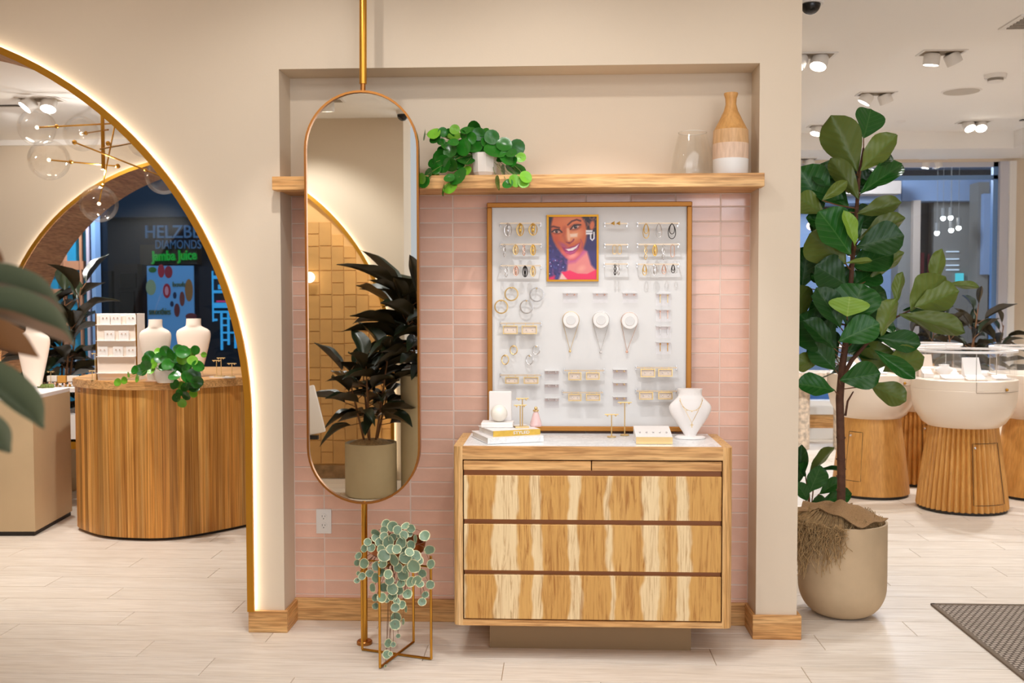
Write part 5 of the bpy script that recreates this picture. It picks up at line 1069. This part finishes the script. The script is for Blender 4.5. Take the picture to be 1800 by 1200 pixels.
# white plinth with its things
z1 = aY(62, 696, 1.59).z; pp = [(-4.2, 1.52), (-2.868, 1.591), (-2.94, 2.223), (-4.2, 2.2)]
wp = thing('display_plinth', 'pale taupe angular display plinth at the left edge, white on top', 'plinth', (-3.5, 1.9, 0))
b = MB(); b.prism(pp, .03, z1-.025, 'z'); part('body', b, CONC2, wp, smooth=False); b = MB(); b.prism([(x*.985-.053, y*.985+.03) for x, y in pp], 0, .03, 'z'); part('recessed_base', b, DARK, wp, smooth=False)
b = MB(); b.prism(pp, z1-.025, z1, 'z'); part('top_slab', b, SATIN, wp, smooth=False); Z2 = z1+.0004
q = aZ(8, 691, Z2); q = Vector((q.x-.03, q.y+.06, Z2)); t = thing('planting_bowl', 'shallow white planting bowl with green moss at the left edge', 'bowl', q); part('bowl', MB().lathe([(0, 0), (.1, 0), (.115, .015), (.115, .07), (.108, .07), (.105, .05), (0, .05)], q, 28, cap=False), CERAM, t); part('moss', MB().sphere(q+Vector((0, 0, .05)), .1, 16, 8, (1, 1, .45)), GMOSS, t)
q = aZ(44, 684, Z2); bust('necklace_bust', 'pinkish cream bust on the pale plinth, half behind the near leaves', Vector((q.x, q.y+.12, Z2)), .44, .24, CREAM, .05, False, 0, True)
q = aZ(75, 682, Z2); q.z = Z2; b = MB()
for k in range(9): b.sphere(q+Vector((-.035+.011*k, .02+random.uniform(-.01, .01), .012)), .016, 8, 6)
solo('moss_strip', b, GMOSS, 'little strip of green moss on the corner of the pale plinth', 'moss')
q = aZ(82, 676, Z2); tstand(Vector((q.x-.01, q.y+.08, Z2)), [(0, 0, .09)], 'small gold T stand behind the moss strip on the plinth', .055)
# low gold-legged table behind with charm stands
tx0, tx1, tyy = -3.45, -2.78, 2.55; tz_ = aY(110, 682, tyy).z
tb_ = thing('side_table', 'white low table with gold rails, glimpsed between plinth and counter', 'table', ((tx0+tx1)/2, tyy+.2, 0))
b = MB(); b.box((tx0, tyy, tz_-.03), (tx1, tyy+.4, tz_)); part('top', b, SATIN, tb_, smooth=False); b = MB(); b.box((tx0, tyy+.02, tz_-.38), (tx1, tyy+.38, tz_-.2)); part('white_drawer', b, SATIN, tb_, smooth=False); b = MB(); b.box((tx0, tyy, tz_-.45), (tx1, tyy+.4, tz_-.4)); part('gold_rail', b, BRASS2, tb_, smooth=False)
for x in (tx0+.02, tx1-.02):
    for y in (tyy+.02, tyy+.38): b = MB(); b.box((x-.015, y-.015, 0), (x+.015, y+.015, tz_-.03)); part('leg', b, BRASS2, tb_, smooth=False)
cs = flat('amber_charm_rack', (210, 150, 70), .4); cw = flat('white_charm_rack', (236, 224, 210), .4)
for k, (x0, x1, y0, y1, m_) in enumerate(((85, 102, 660, 670, cw), (103, 118, 660, 672, cs), (120, 137, 660, 670, cw))):
    a, c = aY(x0, y0, tyy+.12), aY(x1, y1, tyy+.12); t = thing('charm_rack', ['white bead charm rack beside the moss strip', 'amber charm rack between the two white ones', 'white bead charm rack nearest the curved counter'][k], 'display rack', ((a.x+c.x)/2, tyy+.12, tz_+.0004), 'charm racks on the low table')
    b = MB(); b.box((a.x, tyy+.1, c.z), (c.x, tyy+.14, a.z)); part('rail', b, m_, t, smooth=False)
    for s in (.15, .85): x = a.x+(c.x-a.x)*s; b = MB(); b.box((x-.006, tyy+.11, tz_+.0004), (x+.006, tyy+.13, c.z)); part('leg', b, BRASS, t, smooth=False)
    for s in range(5): part('charm', MB().sphere((a.x+(c.x-a.x)*(s+.5)/5, tyy+.09, c.z-.012), .009, 8, 6), [BLACK, ROSE, SILV][s % 3], t)
a = aY(122, 690, tyy-.01); solo('charm_box', MB().box((tx1-.2, tyy+.03, tz_-.1995), (tx1-.01, tyy+.36, tz_-.14)), RED, 'red box on the white drawer between plinth and counter', 'box', smooth=False)
# chandelier with glass globes
chz = 2.92; A0 = aY(180, 200, 2.3); chx = A0.x; ch = thing('globe_chandelier', 'brass branching chandelier with clear glass globes hanging beyond the left arch', 'chandelier', (chx, 2.3, 2.2))
b = MB(); b.tube([(chx, 2.3, aY(181, 298, 2.3).z), (chx, 2.3, chz)], .013, 10); part('stem', b, BRASS, ch)
part('ceiling_cup', MB().lathe([(0, chz-.03), (.06, chz-.03), (.06, chz), (0, chz)], (chx, 2.3, 0), 24), BRASS, ch)
CG = glass('globe_glass', (.985, .98, .97), .14)
def globe(px, py, Y, rpx, arm, label=None):
    c = aY(px, py, Y); R_ = rpx*(Y-CY)/FPX; g_ = part('globe', MB().sphere(c, R_, 28, 18), CG, ch, 'clear glass globe'); pts = [aY(*q) for q in arm]
    b = MB(); b.tube(pts, .0055, 8); part('arm', b, BRASS, ch); d = (pts[0]-pts[-1]).normalized()
    part('joint', MB().sphere(c+(pts[1]-c).normalized()*R_ if len(pts) > 1 else c, .015, 10, 8), BRASS, ch); part('bulb', MB().sphere(c, .013, 10, 8), emis('warm_bulb', (255, 236, 205), 2.2), ch)
globe(65, 224, 2.1, 33, [(65, 224, 2.1), (200, 217, 2.4)]); globe(86, 281, 2.15, 36, [(86, 281, 2.15), (207, 292, 2.4)]); globe(174, 358, 2.3, 33, [(174, 358, 2.3), (202, 220, 2.35)])
globe(143, 235, 2.75, 31, [(143, 235, 2.75), (190, 228, 2.2)]); globe(287, 311, 2.35, 31, [(287, 311, 2.35), (131, 250, 2.2)]); globe(252, 248, 2.9, 28, [(252, 248, 2.9), (176, 262, 2.2)])
for x, y in ((131, 250), (207, 292), (203, 218), (190, 252)): part('knob', MB().sphere(aY(x, y, 2.3), .017, 10, 8), BRASS, ch)

# ------------------------------------------------------------------ cordyline-like plants
def pix(P):
    v = Vector(P)-CAM; z = v.dot(_f); return (900+FPX*v.dot(_r)/z, 600-FPX*v.dot(_u)/z) if z > .02 else (-9999, 0)
def lancer(parent, base, h_, spread, n, L0, seed, pot_top, wd=.26, stems=3, lo=.35, mat=LANCE, keep=None):
    rd = random.Random(seed); st = MB(); base = Vector(base)
    for s in range(stems):
        a0 = 2*PI*s/stems+rd.random(); foot = base+Vector((.05*math.cos(a0), .05*math.sin(a0), pot_top)); hh = h_*(1-.28*s/max(1, stems-1)); top = foot+Vector((spread*.25*math.cos(a0), spread*.25*math.sin(a0), hh))
        st.tube([foot, foot.lerp(top, .5), top], [.009, .008, .005], 7)
        for k in range(n):
            f_ = lo+(1-lo)*(k+.5)/n; p = foot.lerp(top, f_); a = a0+k*2.4+rd.uniform(-.3, .3); el = -.15+1.15*f_**1.5+rd.uniform(-.25, .25); L_ = L0*rd.uniform(.75, 1.1)
            d = Vector((math.cos(a)*math.cos(el), math.sin(a)*math.cos(el), math.sin(el))); q = p+d*L_*.28; tip = q+d*L_
            if keep and not (keep(q) and keep(tip) and keep(q.lerp(tip, .5))): continue
            st.tube([p, q], .0035, 5); blade(parent, q, tip, L_*wd*rd.uniform(.85, 1.15), Vector((-d.x*.4, -d.y*.4, 1)), 'lan', mat)
    part('stem', st, TWIG, parent, stuff=True)
def planter(name, label, p, r, h_, mat, cat='plant', flare=1.):
    t = thing(name, label, cat, p); part('pot', MB().lathe([(0, 0), (r*.94/flare, 0), (r/flare, .02), (r, h_), (r-.015, h_), (r-.02, h_-.05), (0, h_-.05)], p, 40, cap=False), mat, t); return t
POTW = flat('warm_grey_pot', (196, 180, 146), .7, mott=.05, ms=5)
# the two planters that the mirror shows, near the camera on the left
p = mY(644, 880, 7.45); p = Vector((p.x, p.y-.2, 0)); t = planter('potted_plant', 'leafy dark plant in a round grey pot, seen in the mirror', p, .2, .41, POTW)
part('moss', MB().lathe([(0, .36), (.18, .36), (.17, .40), (.1, .43), (0, .44)], p, 20), MOSS, t); lancer(t, p, .66, .55, 10, .30, 5, .40, .42, 5, .25)
p2 = Vector((-.545, -3.80, 0)); t2 = planter('tall_planter', 'tall grey planter whose lance leaves reach in at the left picture edge', p2, .2, .93, POTW)
part('moss', MB().lathe([(0, .88), (.18, .88), (.17, .91), (0, .93)], p2, 20), MOSS, t2); lancer(t2, p2, .62, .5, 14, .42, 11, .92, .32, 7, .12, keep=lambda P: pix(P)[0] < -110)
st = MB()
NEAR = [blade_mesh(lance, 8, 14, .3, c_, .012, 1).mesh('near_leaf', LANCEF, True, 180, fix=False) for c_ in (.10, -.02)]
for bx, by, tx, ty, w_, D0, D1, fl in ((-110, 492, 126, 540, 40, 1.14, 1.30, 0), (-110, 528, 148, 600, 46, 1.12, 1.30, 0), (-120, 590, 70, 632, 72, 1.12, 1.22, 1), (-110, 610, 92, 756, 50, 1.1, 1.24, 0), (-110, 715, 30, 796, 46, 1.1, 1.2, 0), (-90, 474, 8, 462, 22, 1.1, 1.22, 1)):
    A, B_ = aY(bx, by, CY+D0), aY(tx, ty, CY+D1); o = blade(t2, A, B_, w_*1.25/FPX*1.15, Vector((.3, -1, .55)) if not fl else Vector((.2, .8, 1.)), 'lan', LANCEF, 1); o.data = NEAR[fl]; st.tube([p2+Vector((0, 0, 1.1+.25*random.random())), A], .004, 6)
part('leaf_stalk', st, TWIG, t2, stuff=True)
# dark plant by the far arch
p = Vector((aY(100, 700, 3.2).x, 3.2, 0)); t = planter('potted_plant', 'dark bushy plant standing before the far arch behind the plinth', p, .2, .5, CONC); lancer(t, p, 1.12, .6, 17, .30, 21, .5, .44, 6, .05)
# lectern-like white tablet in the mirror
a = mY(540, 680, 6.9); t = thing('tablet_stand', 'white tilted screen on a black arm at the left rim of the mirror', 'stand', (a.x-.12, a.y, 0)); M = Matrix.Translation(mY(534, 724, 6.9)) @ Matrix.Rotation(-.24, 4, 'Y')
b = MB(); b.bbox((-.16, -.012, -.17), (.12, .012, .17), .011, 2, M); part('screen', b, SATIN, t); q = mY(540, 768, 6.9); b = MB(); b.box((q.x-.2, q.y-.02, q.z-.014), (q.x+.08, q.y+.02, q.z+.014)); part('arm', b, BLACK, t, smooth=False)
b = MB(); b.tube([(q.x-.1, q.y, 0), (q.x-.1, q.y, q.z)], .02, 12); part('post', b, BLACK, t); part('foot', MB().lathe([(0, 0), (.15, 0), (.15, .012), (0, .012)], (q.x-.1, q.y, 0), 24), BLACK, t)
q = mY(541, 487, 8.25); q.y = OY-.0; t = thing('wall_lamp', 'small white round wall lamp on tan tiles in the mirror', 'lamp', (q.x, OY-.081, q.z)); part('globe', MB().sphere((q.x, OY-.02, q.z), .045, 16, 10), emis('globe_lamp', (255, 240, 214), 4), t); b = MB(); b.tube([(q.x, OY-.073, q.z), (q.x, OY-.06, q.z)], .03, 14); part('mount', b, BRASS, t)
# pale hall wall behind the camera that the mirror catches
struct('wall_hall', MB().box((-.8, -8.1, 0), (7, -8, 3.3)), flat('pale_blue_wall', (196, 204, 226), .7))

# ------------------------------------------------------------------ ceiling fittings
def fixture(px, py, Z, label, heads=2, rot=0., sz=.30, tilt=(0, 0), lit=True, mirror=False, at=None, nod=-.18):
    p = at if at is not None else aZ(px, py, Z); p = Vector((p.x, p.y, Z)); t = thing('ceiling_spotlight', label, 'spotlight', p, 'white twin-head ceiling spotlights'); M = Matrix.Translation(p) @ Matrix.Rotation(rot, 4, 'Z')
    b = MB(); b.box((-sz/2, -sz*.27, -.006), (sz/2, sz*.27, -.0003), M); part('trim_plate', b, PLASTIC, t, smooth=False)
    b = MB(); b.box((-sz/2+.02, -sz*.27+.02, -.0075), (sz/2-.02, sz*.27-.02, -.0062), M); part('recess', b, flat('recess_grey', (150, 134, 114), .7), t, smooth=False)
    for k in range(heads):
        x = (k-.5*(heads-1))*.12; T = M @ Matrix.Translation((x, 0, -.008)) @ Matrix.Rotation(tilt[k % 2], 4, 'Y') @ Matrix.Rotation(nod, 4, 'X'); b = MB(); b.lathe([(0, 0), (.048, 0), (.054, -.01), (.054, -.078), (.049, -.078), (.049, -.073), (0, -.073)], (0, 0, 0), 20, T, cap=False); hd = part('lamp_head', b, PLASTIC, t)
        b = MB(); b.lathe([(0, -.0745), (.048, -.0745), (.048, -.0775), (0, -.0775)], (0, 0, 0), 18, T); part('lens', b, LAMP if lit else PLASTIC, hd)
    return t
FX = [(1655, 92, 3.2, 'spotlight in the recessed ceiling tray, nearest and largest', 0, (.1, -.5)), (1540, 164, 3.2, 'spotlight in the ceiling tray above the fig tree', 0, (.5, -.4)), (1712, 214, 3.2, 'spotlight in the ceiling tray with both lenses glowing, near its far corner', 0, (-.15, .15)), (1448, 221, 3.2, 'spotlight half hidden behind the top left fig leaf', 0, (.3, .2)),
      (1637, 281, CF, 'spotlight on the low ceiling above the big window', 0, (.2, -.2)), (1412, 279, CF, 'spotlight at the far left of the low ceiling beside the wall end', 0, (.2, -.2)), (1425, 97, CF, 'glaring spotlight beside the upper right wall edge', 0, (.55, .3)), (72, 174, 2.92, 'spotlight on the ceiling beyond the left arch above the globes', 0, (.6, -.1))]
for k, (x, y, z, l, r_, ti) in enumerate(FX): fixture(x, y, z, l, 2, r_, .3, ti, nod=[.12, .12, -.6, -.2, .1, 0, -.35, -.45][k])
q = mY(575, 200, 7.55); fixture(0, 0, CF, 'spotlight visible in the top of the mirror', 1, 0, .26, (0, 0), at=q)
q = aZ(1425, 1, CF); t = thing('dome_camera', 'black dome camera on the ceiling at the top beside the wall', 'camera', q); part('collar', MB().lathe([(0, CF-.02), (.062, CF-.02), (.066, CF-.0003), (0, CF-.0003)], (q.x, q.y, 0), 24), PLASTIC, t); part('dome', MB().sphere((q.x, q.y, CF-.02), .05, 20, 12), BLACK, t)
q = mY(708, 203, 8.0); q.z = CF; t = thing('dome_camera', 'black dome camera seen at the top right of the mirror', 'camera', q); part('collar', MB().lathe([(0, CF-.03), (.05, CF-.03), (.055, CF-.0003), (0, CF-.0003)], (q.x, q.y, 0), 24), PLASTIC, t); part('dome', MB().sphere((q.x, q.y, CF-.035), .045, 20, 12), BLACK, t)
q = aZ(1750, 131, 3.2); t = thing('smoke_detector', 'white round smoke detector on the tray ceiling', 'smoke detector', q); part('base', MB().lathe([(0, 3.17), (.075, 3.17), (.08, 3.1997), (0, 3.1997)], (q.x, q.y, 0), 28), PLASTIC, t); part('vent_band', MB().lathe([(0, 3.15), (.055, 3.15), (.055, 3.17), (0, 3.17)], (q.x, q.y, 0), 28), flat('grey_vent', (150, 140, 128), .6), t); part('cap', MB().lathe([(0, 3.14), (.05, 3.142), (.058, 3.15), (0, 3.15)], (q.x, q.y, 0), 28), PLASTIC, t)
q = aZ(1690, 160, 3.2); t = thing('ceiling_speaker', 'flat round ceiling speaker between the tray spotlights', 'speaker', q); part('rim', MB().lathe([(0, 3.194), (.15, 3.194), (.155, 3.1997), (0, 3.1997)], (q.x, q.y, 0), 36), PLASTIC, t); part('grille', MB().lathe([(0, 3.191), (.135, 3.191), (.138, 3.194), (0, 3.194)], (q.x, q.y, 0), 36), flat('speaker_mesh', (196, 186, 174), .8), t)
q = aZ(1583, 213, 3.2); solo('sprinkler', MB().lathe([(0, 3.185), (.02, 3.185), (.045, 3.197), (.045, 3.1997), (0, 3.1997)], (q.x, q.y, 0), 20), PLASTIC, 'small flat sprinkler cover on the tray ceiling right of the fig', 'sprinkler')
q = aZ(1797, 36, CF); t = thing('air_vent', 'square ceiling air vent at the upper right edge', 'vent', q); b = MB(); b.box((q.x-.06, q.y-.12, CF-.008), (q.x+.3, q.y+.16, CF-.0003)); part('frame', b, PLASTIC, t, smooth=False)
for k in range(6): b = MB(); b.box((q.x-.03+.0, q.y-.09+.04*k, CF-.014), (q.x+.27, q.y-.075+.04*k, CF-.008)); part('slat', b, flat('vent_slat', (150, 140, 128), .6) if k == 0 else bpy.data.materials['vent_slat'], t, smooth=False)
q = aZ(1798, 210, 3.2); solo('slot_diffuser', MB().box((q.x-.02, q.y-.03, 3.19), (q.x+.7, q.y+.03, 3.1997)), BLACK, 'black slot in the tray ceiling at the right edge', 'vent', smooth=False)
q = aZ(14, 187, 2.92); solo('slot_diffuser', MB().box((q.x-.9, q.y-.06, 2.912), (q.x+.1, q.y-.02, 2.9197)), BLACK, 'black slot in the ceiling beyond the left arch', 'vent', smooth=False)

# ------------------------------------------------------------------ right room: glass-topped drum cases
DW = wood('amber_drum_wood', (208, 146, 72), (220, 160, 84), (230, 172, 98), 'z', 16, .5, var=.03, grain=.4)
def drum(cx_, cy_, f, fluted, label, full=True):
    t = thing('drum_display_case', label, 'display case', (cx_, cy_, 0), 'round glass-topped display cases'); c = (cx_, cy_, 0); n = 264 if fluted else 64
    mod = (lambda j, r, z: 1+.085*(abs(math.sin(PI*j/6))-1)) if fluted else None
    part('base', MB().lathe([(0, .02), (.312*f, .02), (.312*f, .03), (.292*f, .2), (.27*f, .36), (.25*f, .5), (.236*f, .6), (0, .6)], c, n, mod=mod, cap=False), DW, t, ang=20); part('plinth_ring', MB().lathe([(0, 0), (.30*f, 0), (.30*f, .02), (0, .02)], c, 40), DARK, t)
    part('bowl', MB().lathe([(0, .601), (.24*f, .601), (.28*f, .63), (.325*f, .70), (.348*f, .78), (.356*f, .86), (.356*f, .872), (.354*f, .875), (.356*f, .878), (.356*f, .94), (.348*f, .944), (0, .944)], c, 64, cap=False), LAQ, t, ang=25)
    part('glass_wall', MB().lathe([(.345*f, .9445), (.345*f, 1.135)], c, 64, cap=False), GLASS, t); part('glass_top', MB().lathe([(0, 1.1505), (.33*f, 1.1505)], c, 64, cap=False), GLASS, t)
    part('top_rim', MB().lathe([(.325*f, 1.135), (.352*f, 1.135), (.352*f, 1.15), (.325*f, 1.15), (.325*f, 1.135)], c, 64, cap=False), SATIN, t)
    for a in (-1.72, .5, 2.6): b = MB(); b.tube([(cx_+.345*f*math.cos(a), cy_+.345*f*math.sin(a), .8445 if a < -1 else .9445), (cx_+.345*f*math.cos(a), cy_+.345*f*math.sin(a), 1.135)], .003, 6); part('glass_seam', b, SILV, t)
    R2 = .3575*f; a0 = -1.72                                   # drawer front in the bowl rim with its knob
    for seg in ([(a0, .865), (a0, .94)], [(a0+k*.1, .866) for k in range(12)]): b = MB(); b.tube([(cx_+R2*math.cos(a), cy_+R2*math.sin(a), z) for a, z in seg], .0016, 4); part('drawer_seam', b, flat('seam_line', (150, 132, 114), .7) if 'seam_line' not in bpy.data.materials else bpy.data.materials['seam_line'], t)  # drawer outline drawn as thin grey-brown lines
    part('knob', MB().sphere((cx_+(R2+.006)*math.cos(a0+.62), cy_+(R2+.006)*math.sin(a0+.62), .885), .011, 10, 8), BRASS, t)
    if full:
        def rad(z): return (.312-(.312-.236)*(z-.03)/.57)*f*1.004
        aa = [-1.70, -.85] if fluted else [-2.6, -2.12]; zl = .075 if fluted else .13
        ring = [(aa[0], zl), (aa[0], .5)]+[(aa[0]+(aa[1]-aa[0])*k/8, .5) for k in range(1, 9)]+[(aa[1], zl)]+[(aa[1]-(aa[1]-aa[0])*k/8, zl) for k in range(1, 8)]
        b = MB(); b.tube([(cx_+rad(z)*math.cos(a), cy_+rad(z)*math.sin(a), z) for a, z in ring], .002, 4, closed=True); part('door_seam', b, DARK, t); part('lock', MB().sphere((cx_+rad(.47)*math.cos(aa[0]+.07), cy_+rad(.47)*math.sin(aa[0]+.07), .47), .009, 8, 6), SILV, t)
    return t
q = aZ(1722, 908); Ax, Ay = q.x, q.y+.31; drum(Ax, Ay, 1.0, True, 'fluted wooden drum case with round glass top, nearest on the right')
q = aZ(1552, 880); Bx, By = q.x, q.y+.31; drum(Bx, By, .93, False, 'smooth wooden drum case with glass top, right behind the fig tree')
q = aZ(1632, 857); drum(q.x, q.y+.31, 1.0, True, 'fluted drum case standing between and behind the two front cases')
q = aZ(1838, 884); drum(q.x+.08, q.y+.31, 1.0, False, 'smooth drum case cut off by the right picture edge', False)
# displays inside the cases
def ramp_(x, y, w_, d_, z0, z1, label, mat=SATIN, rot=0.):
    M = Matrix.Translation((x, y, .9448)) @ Matrix.Rotation(rot, 4, 'Z'); b = MB(); b.prism([(-d_/2, 0), (d_/2, 0), (d_/2, z1), (d_/4, z1*.55+z0*.45), (0, z0+.3*(z1-z0)*.4), (-d_/2, z0)], -w_/2, w_/2, 'x'); b.v = [tuple(M @ Vector(v)) for v in b.v]; return solo('jewellery_ramp', b, mat, label, 'display', 'white displays in the glass cases', smooth=False)
ramp_(Ax+.02, Ay-.12, .12, .12, .012, .15, 'tall curved white necklace ramp in the nearest glass case'); ramp_(Ax-.13, Ay-.14, .15, .09, .01, .03, 'flat white pad at the front left of the nearest case'); ramp_(Ax+.19, Ay-.17, .1, .09, .01, .03, 'flat white pad at the right of the nearest case'); ramp_(Ax-.02, Ay-.26, .13, .07, .008, .022, 'low cream ring pad at the very front of the nearest case', CREAM)
ramp_(Ax-.25, Ay+.02, .07, .06, .03, .06, 'tiny white stud block at the left of the nearest case'); ramp_(Ax-.06, Ay+.05, .07, .06, .03, .06, 'tiny white stud block behind the low bust in the nearest case'); ramp_(Ax-.22, Ay+.15, .11, .06, .06, .16, 'tall cream card stand at the back left of the nearest case', CREAM)
bust('necklace_bust', 'small white low bust inside the nearest glass case', Vector((Ax-.15, Ay-.03, .9446)), .085, .13, SATIN, .1, False)
ramp_(Bx-.16, By-.08, .14, .12, .015, .08, 'white sloping display at the left of the fig-side case', rot=.5); ramp_(Bx+.0, By-.16, .14, .12, .012, .05, 'white sloping display at the middle of the fig-side case', rot=-.4); ramp_(Bx+.19, By-.05, .1, .14, .012, .1, 'white sloping display at the right of the fig-side case', CREAM, rot=-.5)
# speckled table by the window with a bust
SPK = flat('speckled_bark', (216, 198, 178), .8, mott=.35, ms=26); a, c = aY(1396, 655, 5.5), aY(1512, 676, 5.5)
t = thing('speckled_table', 'pale speckled table near the window behind the fig trunk', 'table', ((a.x+c.x)/2, 5.7, 0)); b = MB(); b.box((a.x, 5.45, c.z), (c.x, 5.9, a.z)); part('top', b, SPK, t, smooth=False)
for x0, x1 in ((1398, 1430), (1473, 1504)):
    p0, p1 = aY(x0, 700, 5.5), aY(x1, 700, 5.5); part('leg', MB().lathe([(0, 0), ((p1.x-p0.x)/2, 0), ((p1.x-p0.x)/2, c.z), (0, c.z)], ((p0.x+p1.x)/2, 5.65, 0), 20), SPK, t)
bust('necklace_bust', 'pale pink bust on the speckled table, seen through the fig branches', Vector((aY(1503, 640, 5.6).x, 5.6, a.z+.0004)), .14, .12, CREAM, .05)
sb = flat('blue_stool', (66, 134, 200), .5); p0 = aY(1452, 735, 7.2); t = thing('blue_stool', 'bright blue rounded bench outside the window behind the fig trunk', 'bench', (p0.x, 7.3, 0)); b = MB(); n_ = 16; zt_ = aY(1452, 657, 7.2).z; r_ = .3
part('seat', MB().lathe([(0, 0), (r_, 0), (r_, zt_-.12), (r_*.8, zt_-.03), (0, zt_)], (p0.x, 7.4, 0), 32), sb, t)
# plants by the window
for k, (x, hh, sd) in enumerate(((1690, .86, 31), (1745, .66, 32), (1640, .7, 33))):
    p = Vector((aY(x, 700, 5.3).x, 5.3+.12*k, 0)); t = planter('potted_plant', ['bronze-leaved plant by the window in line with the right case', 'bronze-leaved plant close to the right window post', 'dark plant by the window behind the fig leaves'][k], p, .16, .62, POTW); lancer(t, p, hh, .4, 8, .30, sd, .6, .22, 3, .3)
cb = thing('back_counter', 'long low white counter with wood top before the window on the right', 'counter', (aY(1640, 700, 4.9).x, 4.9, 0)); x0, x1 = aY(1612, 700, 4.7).x, aY(1800, 700, 4.7).x; zc = aY(1640, 655, 4.7).z
b = MB(); b.box((x0, 4.7, 0), (x1, 5.05, zc-.03)); part('body', b, LAQ, cb, smooth=False); b = MB(); b.box((x0-.01, 4.69, zc-.03), (x1, 5.06, zc)); part('top', b, SATIN, cb, smooth=False)
zg = aY(1640, 607, 4.7).z; x2 = aY(1686, 700, 4.7).x
gc = thing('glass_case', 'square glass case with a white lid on the long low counter', 'display case', ((x0+x2)/2, 4.87, zc+.0004)); b = MB(); b.box((x0, 4.72, zc+.0004), (x2, 5.02, zg-.04)); part('glass', b, GLASS, gc, smooth=False); b = MB(); b.box((x0-.01, 4.71, zg-.04), (x2+.01, 5.03, zg)); part('lid', b, SATIN, gc, smooth=False)
ramp2 = MB(); ramp2.box((x0+.07, 4.8, zc+.001), (x0+.19, 4.9, zc+.08)); solo('amber_box', ramp2, OAK, 'small amber box inside the square glass case', 'box', smooth=False)
